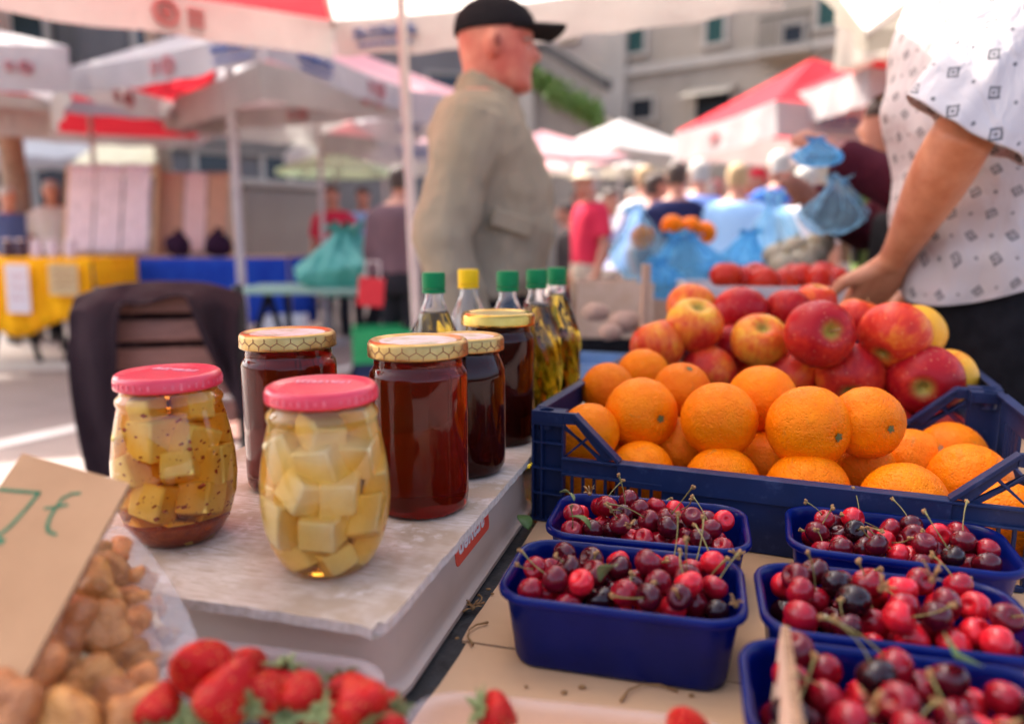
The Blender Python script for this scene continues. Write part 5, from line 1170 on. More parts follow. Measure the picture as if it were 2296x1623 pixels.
# ---------------------------------------------------------------- umbrellas and tents
def umbrella(label, rim, apex, vh, cols, pole=None, val='valance', logos=(), cat='parasol', group='market parasols', pole_r=.022, ground_z=0, ribs=True, name='market_parasol'):
    """rim: corners at the top of the valance, in order; cols: one canopy material per side; logos: (side, f, kind, size)"""
    base = Vector(pole if pole else (apex[0], apex[1], 0)); root = thing(name, label, cat, (base.x, base.y, 0), group=group); O = Vector((base.x, base.y, 0))
    ap = Vector(apex) - O; rm = [Vector(r) - O for r in rim]; n = len(rm)
    for i in range(n):
        a, b = rm[i], rm[(i + 1) % n]; m = MB(); K = 10; rows = []
        for r in range(K + 1):
            f = r / K; row = []
            for j in range(K + 1):
                g_ = j / K; e = a.lerp(b, g_); p = e.lerp(ap, f); sag = .05 * (a - b).length * .3 * math.sin(PI * g_) * (1 - f) + .04 * math.sin(PI * f) * math.sin(PI * g_); row.append((p.x, p.y, p.z - sag))
            rows.append(row)
        m.loft(rows, 0, False, False); pn = m.build('canopy_panel', M[cols[i % len(cols)]], root, ang=180)
        if vh:
            m = MB(); J = 24; rows = []
            for r in range(5):
                row = []
                for j in range(J + 1):
                    g_ = j / J; e = a.lerp(b, g_); sag = .05 * (a - b).length * .3 * math.sin(PI * g_); w_ = .018 * (r / 4) * math.sin(g_ * 23 + i); nrm = Vector(((b - a).y, -(b - a).x, 0)).normalized()
                    p = e + nrm * w_; row.append((p.x, p.y, p.z - sag - vh * r / 4 - (.006 * math.cos(g_ * 40) if r == 4 else 0)))
                rows.append(row)
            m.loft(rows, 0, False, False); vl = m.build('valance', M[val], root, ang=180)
            for sd_, f, kind, sz in logos:
                if sd_ != i: continue
                X = (b - a).normalized(); 
                if f < 0: X = -X; f = -f
                e = a.lerp(b, f) if True else a; Z = Vector((0, 0, 1)); N_ = X.cross(Z); Yv = N_.cross(X)
                sag = .05 * (a - b).length * .3 * math.sin(PI * f)
                mt = Matrix((X, Yv, N_)).transposed().to_4x4(); mt.translation = e - Vector((0, 0, sag + vh * .48))
                g = MB()
                if kind == 'red':
                    for k in range(20): q = 2*PI*k/20; g.box((sz * .36 * math.cos(q), sz * .36 * math.sin(q), 0), (sz * .13, sz * .12, .05), rot=(0, 0, q))
                    g.box((0, 0, 0), (sz * .34, sz * .12, .0502)); g.box((0, sz * .14, 0), (sz * .2, sz * .07, .0504)); g.box((0, -sz * .15, 0), (sz * .24, sz * .07, .0504))
                    for k in range(3): g.box((-sz * .95, sz * (.22 - .22 * k), 0), (sz * .5, sz * .11, .05))
                    o = g.build('printed_emblem', M['logo_red'], vl, smooth=False)
                else:
                    marks(g, sz * 3.2, sz * .42, 8, i + int(f * 10), 0); sc = MB()
                    for v_ in range(len(g.v)): x, y, z = g.v[v_]; g.v[v_] = (x, y + sz * .12, .025 if z > 0 else -.025)
                    for k in range(9): sc.box((sz * (-1.2 + .3 * k), -sz * .38, 0), (sz * (.18 + .06 * (k % 2)), sz * .13, .05))
                    sc.build('small_lettering', M['logo_blue'], vl, smooth=False).matrix_local = mt
                    o = g.build('printed_lettering', M['logo_blue'], vl, smooth=False)
                o.matrix_local = mt
    if ribs:
        for r in rm: MB().tube([tuple(ap - Vector((0, 0, .05))), tuple(r - Vector((0, 0, .03)))], .012, 8).build('rib', M['pole'], root, ang=60)
    pz = ap.z if pole is None else ap.z
    if pole is None: MB().tube([(0, 0, ground_z), (0, 0, .3), (0, 0, max(.5, pz - .06))], pole_r, 14).build('pole', M['pole'], root, ang=60)
    else:
        MB().tube([(0, 0, ground_z), (0, 0, .3), (0, 0, 2.1)], pole_r * 1.5, 14).build('pole', M['pole'], root, ang=60); MB().tube([(0, 0, 2.08), tuple(ap * .5 + Vector((0, 0, 1.22))), tuple(ap - Vector((0, 0, .04)))], pole_r, 12).build('arm', M['pole'], root, ang=60)
    if ground_z == 0: MB().lathe([(.001, .002), (.24, .002), (.24, .05), (.05, .07), (.045, .30), (.03, .31), (.001, .31)], 24).build('pole_base', pm('concrete_base', (.30, .29, .28), rough=.9, scale=30), root, ang=40)
    return root
def up(v, dz): return Vector((v.x, v.y, v.z + dz))
# our own parasol overhead: far corner hangs into the picture
c0 = at(750, 128, z=2.0); dl = Vector((-.75, -.66, 0)).normalized(); dr = Vector((.927, -.374, 0)).normalized()
A = [up(c0, .17), up(c0 + dl * 3.6, .17), up(Vector((-.57, .26, 2.0)), .17), up(c0 + dr * 2.1, .17)]
apx = (A[0] + A[2]) / 2 + Vector((0, 0, .62))
pA_ = at(930, 300, Y=3.0)
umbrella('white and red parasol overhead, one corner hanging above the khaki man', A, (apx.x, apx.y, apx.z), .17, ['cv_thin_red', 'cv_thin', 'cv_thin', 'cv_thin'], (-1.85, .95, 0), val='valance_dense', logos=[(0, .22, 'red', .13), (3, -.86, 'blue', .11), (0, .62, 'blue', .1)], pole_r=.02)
# slim pole behind the man carries the next parasol further up
def zz(v, z): return Vector((v.x, v.y, z))
B = [at(600, 58, z=2.52), at(156, 152, z=2.52), at(464, 245, z=2.52), at(924, 203, z=2.52)]
bp = at(520, 330, Y=8.2); bc = sum(B, Vector()) / 4; bc = at(533, 480, Y=bc.y)
umbrella('large white and red parasol with a sunlit white top behind the chair', B, (bc.x, bc.y, 3.0), .21, ['cv_white', 'cv_red', 'cv_white', 'cv_white'], None, logos=[(0, -.45, 'red', .17), (0, -.15, 'blue', .15), (3, -.3, 'red', .17), (3, -.75, 'blue', .15), (1, .35, 'red', .16), (2, .5, 'red', .16)], pole_r=.04)
def square(px, py, z, Yd, half, yaw, rise, label, cols, vh=.25, logos=(), val='valance', group='market parasols', n=4, name='market_parasol', cat='parasol', pr=.025):
    c = at(px, py, Y=Yd); R_ = [Vector((c.x + half * 1.414 * math.cos(yaw + 2*PI*k/n + PI/4), c.y + half * 1.414 * math.sin(yaw + 2*PI*k/n + PI/4), z)) for k in range(n)]
    return umbrella(label, R_, (c.x, c.y, z + rise), vh, cols, None, val, logos, cat, group, pr, name=name)
square(200, 250, 2.45, 8.5, 1.25, .55, .45, 'red parasol with a shaded red underside beyond the white topped one', ['cv_red', 'cv_red'], .12)
square(715, 300, 2.55, 8.0, 1.15, .75, .62, 'faded pink and white parasol with dull print behind the big white one', ['cv_pink', 'cv_white'], .30, [(2, .5, 'red', .15), (3, .5, 'blue', .14)])
dR = at(152, 105, Y=5.3); Dr = [dR, dR + Vector((-2.4, -.9, 0)), dR + Vector((-3.7, 1.3, 0)), dR + Vector((-1.5, 2.2, 0))]
umbrella('white parasol with blue lettering cut off by the picture edge', Dr, (dR.x - 1.9, dR.y + .65, dR.z + .50), .30, ['cv_white', 'cv_white'], None, logos=[(0, -.70, 'blue', .16), (0, -.1, 'red', .1)], pole_r=.025)
square(860, 330, 2.35, 10.5, 1.1, .5, .5, 'pink parasol low behind the slim white pole', ['cv_pink', 'cv_white'], .25, [(2, .5, 'blue', .12)])
square(1215, 330, 2.10, 9.6, .80, .35, .36, 'pink parasol just behind the khaki jacket', ['cv_pink', 'cv_pink'], .06)
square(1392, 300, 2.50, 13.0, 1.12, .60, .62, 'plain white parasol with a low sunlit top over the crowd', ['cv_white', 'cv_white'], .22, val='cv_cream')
square(752, 385, 1.95, 9.2, .50, .1, .22, 'small round pale green parasol near the green table', ['cv_green', 'cv_green'], .06, val='cv_green', n=8, pr=.018)
square(1815, 270, 2.30, 7.9, 1.02, .22, .62, 'red roofed market tent with a pinkish valance over the crowd', ['cv_red', 'cv_red'], .30, [(2, .3, 'blue', .14), (2, .75, 'red', .15), (1, .5, 'red', .14)], name='market_tent', cat='tent', group='red market tents')
square(1990, 170, 2.42, 6.7, .62, .18, .30, 'nearer red tent with a white valance by the shirt', ['cv_red', 'cv_red'], .28, [(2, .3, 'red', .13)], name='market_tent', cat='tent', group='red market tents')
square(2110, 60, 2.75, 5.8, .5, .3, .5, 'high red tent half hidden by the patterned shirt', ['cv_red', 'cv_red'], .32, [(2, .35, 'blue', .14)], val='cv_cream', name='market_tent', cat='tent', group='red market tents')
f0 = at(1937, 118, z=2.0); F_ = [up(f0, .10), up(f0 + Vector((1.9, -.4, 0)), .22), up(f0 + Vector((1.5, -2.3, 0)), .22), up(f0 + Vector((-.75, -1.0, 0)), .22)]
umbrella('cream parasol whose drooping corner hangs beside the patterned shirt', F_, (f0.x + .75, f0.y - 1.0, 2.75), .10, ['cv_cream', 'cv_white'], None, 'cv_cream', pole_r=.02)
# poles standing free of their canopies in view
def post(px, py, Yd, top, r, label, lean=(0, 0), mat='pole', name='tent_pole', cat='pole'):
    p_ = at(px, py, Y=Yd); o = thing(name, label, cat, (p_.x, p_.y, 0)); MB().tube([(0, 0, 0), (lean[0] * top / 2, lean[1], top / 2), (lean[0] * top, lean[1] * 2, top)], r, 14).build('shaft', M[mat], o, ang=60)
    MB().lathe([(.001, .001), (r * 4, .001), (r * 4, .012), (r * 1.05, .03), (r * 1.05, .06)], 16).build('foot', M[mat], o, ang=40); return o
post(938, 300, 3.35, 2.75, .022, 'slim white pole rising just behind the khaki man', (-.03, 0))
post(1526, 340, 9.0, 2.0, .075, 'folded pink parasol standing upright in the crowd', (0, 0), 'cv_pink', 'folded_parasol', 'parasol')

# ---------------------------------------------------------------- things on the next counter, beyond the crates
ct = thing('market_counter', 'trestle counter with tomatoes, cartons and blue bags beyond the crates', 'counter', (.25, 1.60, 0), (0, 0, -.10)); ZC = .80
MB().box((.50, .60, ZC - .02), (1.0, 1.3, .04)).build('counter_top', wood, ct, bevel=.004)
for x in (.05, .95):
    for y in (.05, 1.15): MB().box((x, y, .379), (.05, .05, .758)).build('leg', wood, ct)
def open_box(name, label, cat, loc, size, mat, yaw=0, th=.006, handle=False):
    x, y, z = size; o = thing(name, label, cat, loc, (0, 0, yaw))
    MB().box((0, -y/2 + th/2, z/2), (x, th, z)).build('side_panel', mat, o, bevel=.001); MB().box((0, y/2 - th/2, z/2), (x, th, z)).build('side_panel', mat, o, bevel=.001)
    MB().box((-x/2 + th/2, 0, z/2), (th, y - 2*th - .001, z)).build('end_panel', mat, o, bevel=.001); MB().box((x/2 - th/2, 0, z/2), (th, y - 2*th - .001, z)).build('end_panel', mat, o, bevel=.001)
    MB().box((0, 0, th/2), (x - 2*th - .001, y - 2*th - .001, th)).build('bottom', mat, o); return o
tc_ = at(1740, 640, Y=1.78)
open_box('tomato_crate', 'pale plastic crate filled with tomatoes behind the apples', 'crate', (tc_.x, tc_.y, .895), (.44, .30, .105), M['white_crate'], -.12)
open_box('spare_crate', 'dark crate turned into a stand under the tomato crate', 'crate', (tc_.x + .01, tc_.y + .01, ZC + .001), (.42, .29, .092), M['crate'], -.12)
for i, (px, py, Yd) in enumerate([(1628, 618, 1.72), (1668, 628, 1.74), (1712, 634, 1.70), (1752, 640, 1.71), (1800, 627, 1.74), (1838, 632, 1.70), (1872, 634, 1.76), (1690, 622, 1.84), (1775, 624, 1.86), (1845, 620, 1.86)]):
    o = MB().ball((0, 0, 0), .037, (1.05, 1, .86), 24, 14, fn=lambda d: 1 - .12 * math.exp(-((1 - d.z) / .05)) + .015 * math.cos(5 * math.atan2(d.y, d.x))).build('tomato', M['tomato'], None, ang=180, loc=at(px, py, Y=Yd)); o.rotation_euler = (i * .5, i * .3, i)
    MB().lathe([(.001, .034), (.012, .0345), (.003, .0352), (.001, .0356)], 10, mod=lambda a, z: 1 + .5 * math.cos(5 * a)).build('calyx', M['calyx'], o)
    tag(o, 'red tomato ' + ('at the outer end of the pale crate, deepest red', 'second from the carton end of the tomato crate', 'near the front of the tomato crate, over the all red apple', 'low in the middle of the tomato crate', 'upright in the middle of the tomato crate', 'glossy, nearest to the resting hand but one', 'closest to the resting hand', 'in the back row toward the blue bags', 'in the back row at the middle', 'in the back row close to the hand')[i], 'tomato', 'tomatoes in the pale crate')
cb = at(1372, 640, Y=2.05)
open_box('carton', 'beige open carton with a dark inside behind the oil bottles', 'carton', (cb.x, cb.y, .845), (.20, .22, .145), M['kraft_pale'], -.05)
MB_ = at(1372, 720, Y=1.78); open_box('carton', 'low dark carton under the beige one', 'carton', (cb.x + .01, cb.y, ZC + .001), (.22, .24, .043), M['blackcloth'], -.05)
sp0 = at(1446, 700, Y=1.62); tag(MB().box((0, 0, .125), (.018, .012, .25)).build('wooden_stick', pm('light_wood', (.55, .36, .24), (.46, .29, .19), rough=.8, scale=40, stretch=(6, 6, 1)), None, bevel=.001, loc=(sp0.x, sp0.y, ZC), rot=(0, 0, .2)), 'upright light wooden stick beside the apple crate', 'stick')
for i, (px, py, Yd, r, lb) in enumerate([(1402, 722, 1.66, .030, 'pale potato beside the apple crate'), (1335, 700, 1.72, .026, 'pinkish potato behind the oil bottles'), (1368, 745, 1.62, .022, 'small potato low beside the apple crate')]):
    q = at(px, py, Y=Yd); o = MB().ball((0, 0, 0), r, (1.25, .9, .85), 18, 12, fn=lambda d: 1 + .1 * fbm((d.x + i, d.y, d.z), 1.5)).build('potato', pm('potato_skin', (.46, .30, .22), (.38, .24, .17), rough=.8), None, ang=180, loc=(q.x, q.y, max(q.z, ZC + r * .85))); tag(o, lb, 'potato', 'loose potatoes')
tr = at(1350, 775, Y=1.60); open_box('produce_tray', 'light blue tray with potatoes squeezed beside the apple crate', 'tray', (tr.x - .01, tr.y + .06, ZC + .001), (.16, .20, .035), pm('light_blue_tray', (.18, .30, .50), rough=.4), -.35, .004)
def bag(px, py, Yd, sz, mat, label, seed, zc=None, knot=True):
    """thin bag gathered to a pinched top, pleats running down from it; sz = half width, half depth, half height"""
    p_ = at(px, py, Y=Yd); rr = random.Random(seed); m = MB(); n = 64; rings = []; ph = [rr.uniform(0, 6.28) for _ in range(6)]; lx = rr.uniform(-.35, .35)
    K = 30
    for i in range(K + 1):
        f = i / K
        r = .10 + .90 * min(1, (f / .62)) ** 1.15 if f < .62 else math.cos((f - .62) / .38 * 1.35) ** .55
        if f < .10: r = .10 + .28 * ((.10 - f) / .10) ** 1.3          # open frill above the pinch
        z = 1 - 2 * f
        if f > .97: r *= .55
        row = []
        for j in range(n):
            a = 2 * PI * j / n; pl_ = (1 - f) * .16 + .03
            q = r * (1 + pl_ * math.sin(5 * a + ph[0] + 2 * f) + pl_ * .8 * math.sin(9 * a + ph[1] - 3 * f) + pl_ * .5 * math.sin(17 * a + ph[2] + 5 * f) + .20 * fbm((math.cos(a) * 1.2 + seed, math.sin(a) * 1.2, z * 1.4), 1.2))
            row.append((sz[0] * (q * math.cos(a) + lx * (1 - f) ** 2), sz[1] * q * math.sin(a), sz[2] * (z + (.10 * math.sin(3 * a + ph[3]) + .07 * math.sin(7 * a + ph[4])) * (1 - f) + .12 * fbm((math.cos(a) * 2, math.sin(a) * 2 + seed, f * 3), 1.2))))
        rings.append(row)
    m.loft(rings, 0, True); o = m.build('plastic_bag', M[mat], None, ang=180, loc=p_); tag(o, label, 'plastic bag', 'thin plastic bags')
    return o
bag(1440, 548, 2.62, (.10, .08, .125), 'palebag', 'pale blue bag with oranges inside behind the beige carton', 3)
bag(1560, 583, 2.40, (.15, .10, .085), 'bluebag', 'bright blue slumped bag behind the tomatoes', 5, knot=False)
bag(1660, 574, 2.62, (.10, .08, .085), 'bluebag', 'sagging blue bag between the bright one and the pointed one', 8, knot=False)
bag(1744, 530, 2.75, (.10, .07, .15), 'palebag', 'tall pointed pale blue bag over the tomato crate', 11)
bag(1490, 625, 2.10, (.07, .05, .055), 'bluebag', 'small blue bag end touching the apples', 13, knot=False)
for i, (px, py, Yd) in enumerate([(1508, 508, 2.66), (1548, 512, 2.70), (1440, 532, 2.62), (1580, 522, 2.74)]):
    o = ORG[i % 3].copy(); COL.objects.link(o); o.name = 'orange'; o.scale = (.042,) * 3; o.color = (1, 1, 1, 1); put(o, at(px, py, Y=Yd), (.3, .4, .6), i)
    tag(o, ('orange on top of the blue bags, nearest the carton', 'orange on top of the blue bags, under the navy top', 'orange showing through the pale blue bag', 'orange half sunk among the blue bags')[i], 'orange', 'oranges among the blue bags')
for i, (px, py, Yd) in enumerate([(1745, 575, 2.35), (1785, 560, 2.38), (1822, 572, 2.35), (1800, 590, 2.28), (1760, 598, 2.25), (1838, 548, 2.40)]):
    r = .048; q = at(px, py, Y=Yd); o = MB().ball((0, 0, 0), r, (1, 1, .85), 22, 14, fn=lambda d: 1 + .03 * math.cos(9 * math.atan2(d.y, d.x))).build('squash', pm('grey_green_squash', (.24, .25, .17), (.42, .36, .27), rough=.6, scale=14), None, ang=180, loc=q); MB().tube([(0, 0, r * .78), (.004, 0, r * 1.1)], [.007, .005], 8).build('stalk', M['stem'], o)
    tag(o, ('grey green squash behind the middle tomatoes', 'grey green squash at the top of the heap under the hanging bag', 'grey green squash nearest the dark apron', 'grey green squash low behind the tomatoes', 'grey green squash lowest toward the blue bags', 'pale squash highest near the dark apron')[i], 'squash', 'squashes behind the tomatoes')
# heap support: low dark crate under the bags and squashes
sq = at(1790, 600, Y=2.4); open_box('spare_crate', 'dark crate carrying the squashes behind the tomatoes', 'crate', (sq.x, sq.y, ZC + .001), (.34, .30, .12), M['crate'], -.1)
bg_ = at(1560, 640, Y=2.55); open_box('carton', 'wide carton under the blue bags', 'carton', (bg_.x, bg_.y, ZC + .001), (.52, .30, .17), M['kraft_pale'], -.1)
# bags in the hands of the shopper with the hat
bag(1868, 462, 1.98, (.085, .04, .07), 'palebag', 'blue bag hanging from the maroon sleeved hand', 17, knot=False)
bag(1838, 342, 1.95, (.065, .03, .035), 'bluebag', 'crumpled blue bag pinched in the raised hand', 19, knot=False)

# ---------------------------------------------------------------- stalls on the left
def chair():
    c0 = at(378, 660, Y=2.3); o = thing('garden_chair', 'wooden slatted garden chair with a dark jacket over its back', 'chair', (c0.x, c0.y, 0), (0, 0, R(12)))
    cw = pm('brown_chair_wood', (.26, .115, .085), (.20, .085, .062), rough=.5, stretch=(1, 8, 8), scale=14)
    for x in (-.20, .20): MB().tube([(x, .02, 0), (x, .0, .45), (x, -.02, .62), (x, .03, .96)], .017, 10).build('leg', M['black'], o, ang=60)
    for x in (-.20, .20): MB().tube([(x, .46, 0), (x, .44, .44)], .017, 10).build('leg', M['black'], o, ang=60)
    for k in range(5): MB().box((0, -.018 + .008 * k, .56 + .088 * k), (.37, .018, .068), rot=(-.10, 0, 0)).build('back_slat', cw, o, bevel=.006)
    for k in range(5): MB().box((0, .06 + .09 * k, .455), (.38, .072, .02)).build('seat_slat', cw, o, bevel=.005)
    for x in (-.225, .225): MB().tube([(x, .0, .66), (x, .2, .67), (x, .42, .65)], .018, 10, flat=.6).build('armrest', cw, o, ang=60)
    # jacket
    m = MB(); rows = []
    prof = [(-.075, .40), (-.085, .60), (-.08, .80), (-.055, .925), (.02, .975), (.085, .925), (.10, .80), (.10, .62)]
    for k in range(31):
        x = -.255 + .485 * k / 30; u = (k / 30 - .5) * 2; row = []
        for y, z in resample_pts(prof, 4):
            drop = .045 * abs(u) ** 3; zz_ = z - drop; side = 0
            if abs(u) < .56 and y < .0 and z < .93: 
                pass
            fold = .020 * math.sin(11 * u + 3 * z) * (1 if z < .9 else .3) + .010 * fbm((x * 5, z * 3, 1), 1.4)
            row.append((x + .02 * math.sin(6 * z) * abs(u), y - (fold if y < 0 else -fold) - .02 * abs(u), zz_))
        rows.append((u, row))
    front = [[p for p in r] for u, r in rows]
    # the jacket hangs low on one side, is hitched up over the slats and falls in a slant on the other side
    for (u, r), fr in zip(rows, front):
        if u < -.58: lim = .36 + .03 * math.sin(9 * u)
        elif u < -.46: lim = .36 + (.925 - .36) * (u + .58) / .12
        elif u < .40: lim = .925 + .012 * math.sin(7 * u)
        else: lim = .925 - .75 * (u - .40)
        for i, p in enumerate(fr):
            if p[1] < .02 and p[2] < lim: fr[i] = (p[0] * (1 + .10 * max(0, .9 - p[2])), p[1], lim)
    m.loft(front, 0, False, False); j = m.build('jacket', cloth('dark_plum_jacket', (.020, .012, .016), (.030, .020, .026), .6, 20), None, ang=180, solid=.012, sub=1, loc=o.location, rot=o.rotation_euler); tag(j, 'dark plum jacket draped over the back of the garden chair', 'jacket')
def resample_pts(P, k):
    out = []
    for a, b in zip(P, P[1:]):
        for q in range(k): f = q / k; out.append((a[0] + (b[0]-a[0]) * f, a[1] + (b[1]-a[1]) * f))
    return out + [P[-1]]
chair()
def stall(label, px0, px1, py, Yd, dep, z, topm, skirt, skh, legs, yaw=0, name='market_stall', cat='stall'):
    a, b = at(px0, py, Y=Yd), at(px1, py, Y=Yd); w_ = b.x - a.x; o = thing(name, label, cat, (a.x, a.y, 0), (0, 0, yaw))
    MB().box((w_/2, dep/2, z - .02), (w_, dep, .04)).build('table_top', topm, o, bevel=.004)
    if skirt:
        m = MB(); rows = []
        for r in range(8):
            f = r / 7; rows.append([(w_ * k / 60, -.012 - .02 * f * (1 + math.sin(k * .9)) , z - .005 - skh * f * (1 + .12 * math.sin(k * .21))) for k in range(61)])
        m.loft(rows, 0, False, False); m.build('cloth_skirt', skirt, o, ang=180, solid=.003)
        m = MB(); m.loft([[(w_ + .012 + .02 * f * (1 + math.sin(k * .9)), dep * k / 30, z - .005 - skh * f) for k in range(31)] for f in (0, .3, .6, 1)], 0, False, False); m.build('cloth_skirt', skirt, o, ang=180, solid=.003)
    for x in legs:
        MB().tube([(w_ * x - .22, .10, 0), (w_ * x, .12, z - .05)], .026, 8).build('leg', M['blackcloth'], o); MB().tube([(w_ * x + .22, .10, 0), (w_ * x, .15, z - .05)], .026, 8).build('leg', M['blackcloth'], o)
        MB().tube([(w_ * x + .02, dep - .10, 0), (w_ * x, dep - .12, z - .05)], .026, 8).build('leg', M['blackcloth'], o)
    return o
yel = cloth('yellow_cloth', (.86, .43, .010), (.78, .32, .008), .5, 6); blu = cloth('cobalt_cloth', (.012, .04, .30), (.016, .06, .36), .4, 6)
ST1 = stall('yellow clothed trestle stall with a white sign pinned on', -260, 205, 592, 6.6, .9, .95, yel, yel, .62, (.55, .92)); 
ST2 = stall('stall with a cobalt blue skirt and a wooden edge under the print racks', 205, 645, 596, 7.4, .9, .94, pm('stall_edge_wood', (.48, .31, .18), (.40, .25, .14), rough=.7), blu, .72, (.2, .8))
ST3 = stall('pale green slatted picnic table standing behind the bottles', 515, 905, 628, 5.3, .7, .76, pm('green_table_paint', (.16, .27, .23), (.20, .32, .27), rough=.5), None, 0, (.18, .82))
def sign(px0, py0, px1, py1, Yd, label, mat, marks_=None, cat='sign'):
    a, b = at(px0, py0, Y=Yd), at(px1, py1, Y=Yd); c = (a + b) / 2; o = MB().box((0, 0, 0), (b.x - a.x, .006, a.z - b.z)).build('paper_sign', mat, None, loc=c, rot=(0, .03, 0)); tag(o, label, cat)
    if marks_:
        for k in range(3): m = marks(MB(), (b.x - a.x) * .7, .03, 7, k + 3); q = m.build('lettering', marks_, o, smooth=False); q.rotation_euler = (PI/2, 0, 0); q.location = (0, -.0045, (a.z - b.z) * (.25 - .22 * k))
paper = pm('white_paper', (.72, .64, .64), (.66, .58, .58), rough=.8)
sign(8, 592, 72, 702, 6.52, 'white paper sign pinned to the yellow cloth', paper, M['logo_red']); sign(106, 592, 178, 662, 6.52, 'tan paper sign beside the white one on the yellow cloth', pm('tan_paper', (.58, .42, .22), (.5, .36, .18), rough=.8), M['hexline'])
for i, px in enumerate((20, 50, 85, 120, 160)):
    q = at(px, 580, Y=6.85); o = MB().lathe([(.001, 0), (.05, 0), (.052, .10), (.04, .12), (.04, .15), (.001, .151)], 16).build('preserve_jar', pm('purple_preserve', (.05, .015, .02), rough=.2) if i < 2 else pm('pale_jar', (.55, .46, .52), rough=.3), None, loc=(q.x, q.y, .951)); MB().lathe([(.001, .15), (.043, .15), (.043, .165), (.001, .166)], 16).build('lid', paper, o)
    tag(o, ('dark jar at the outer end of the yellow stall', 'second dark jar on the yellow stall', 'pale jar in the middle of the yellow stall', 'pale jar above the tan sign', 'pale jar at the print rack end of the yellow stall')[i], 'jar', 'jars on the yellow stall')
# print racks: leaning boards hung with pale embroidered cloths
def rack(px0, px1, pytop, pybot, Yd, label, cl, n, seed):
    a, b = at(px0, pybot, Y=Yd), at(px1, pybot, Y=Yd); hh = at(px0, pytop, Y=Yd).z - a.z; w_ = b.x - a.x; z0 = .945
    o = thing('display_rack', label, 'rack', (a.x, a.y + .25, z0), (R(-12), 0, R(-4)), 'leaning display racks'); fw = bpy.data.materials['stall_edge_wood']
    for x in (0, w_): MB().box((x, .02, hh / 2), (.04, .03, hh)).build('rack_post', fw, o)
    for z in (.05, hh * .97): MB().box((w_ / 2, .045, z), (w_, .02, .04)).build('rack_rail', fw, o)
    rr = random.Random(seed)
    for k in range(n):
        x0, x1 = .03 + (w_ - .06) * k / n, .03 + (w_ - .06) * (k + .94) / n; m = MB(); rows = []
        for r in range(12):
            f = r / 11; rows.append([(x0 + (x1 - x0) * q / 14, -.012 - .012 * math.sin(q * 1.4 + k) * f, hh * (.99 - f * rr.uniform(.955, .965))) for q in range(15)])
        m.loft(rows, 0, False, False); m.build('hanging_cloth', cl[k % len(cl)], o, ang=180, solid=.003)
emb = pm('lavender_lace', (.66, .58, .64), (.48, .42, .48), rough=.9, scale=7, stretch=(6, 1, 1), lo=.4, hi=.62); emb2 = pm('pink_lace', (.66, .50, .50), (.56, .40, .38), rough=.9, scale=7, stretch=(5, 1, 1)); tan = pm('tan_weave', (.48, .28, .19), (.42, .25, .17), rough=.9, scale=20)
rack(112, 325, 372, 592, 7.6, 'leaning rack hung with lavender lace cloths on the blue stall', [emb], 3, 1); rack(330, 505, 385, 585, 7.75, 'smaller leaning rack of pink and tan cloths on the blue stall', [tan, emb2, tan], 3, 2)
for i, (px, py, s_) in enumerate([(400, 545, .13), (490, 545, .14)]):
    q = at(px, py, Y=7.5); o = MB().ball((0, 0, 0), s_, (1, .8, .9), 16, 12, fn=lambda d: 1 + .2 * fbm((d.x + i, d.y, d.z), 1.5)).build('pouch', cloth('dark_purple_velvet', (.03, .012, .03)), None, ang=180, loc=(q.x, q.y, .94 + s_ * .85)); MB().tube([(0, 0, s_ * .8), (.02, 0, s_ * 1.15)], [.03, .05], 10).build('drawstring_top', bpy.data.materials['dark_purple_velvet'], o, ang=180)
    tag(o, ('dark purple pouch in front of the tan cloths', 'dark purple pouch at the pole end of the blue stall')[i], 'pouch', 'pouches on the blue stall')
bg2 = at(772, 570, Y=5.6); o = bag(772, 572, 5.6, (.36, .24, .26), 'tealbag', 'big teal plastic sack slumped on the green table', 23, knot=False); o.location.z = .76 + .19
cr = at(860, 720, Y=5.0); open_box('produce_crate', 'bright green crate on the ground by the green table', 'crate', (cr.x, cr.y, .30), (.42, .34, .22), pm('bright_green_plastic', (.01, .30, .10), rough=.4), .2, .012)
open_box('spare_crate', 'dark crate standing under the bright green one', 'crate', (cr.x, cr.y, .001), (.40, .32, .298), M['crate'], .2, .012)
fr_ = at(832, 655, Y=4.9); o = MB().box((0, 0, 0), (.17, .02, .19)).build('shopping_tote', pm('red_tote_cloth', (.55, .03, .04), (.48, .02, .03), rough=.8), None, bevel=.005, loc=(fr_.x, fr_.y, fr_.z), rot=(0, .1, .2)); MB().tube([(-.05, 0, .09), (-.04, 0, .20), (.04, 0, .20), (.05, 0, .09)], .008, 8).build('strap', M['pole'], o); tag(o, 'red and white shopping tote hanging from the green table', 'tote')
bw = at(1035 * .0 + 640, 700, Y=6.5); open_box('white_bin', 'white plastic bin under the green table', 'bin', (bw.x, bw.y, .001), (.34, .30, .45), pm('white_bin_plastic', (.66, .66, .68), rough=.4), .1, .01)
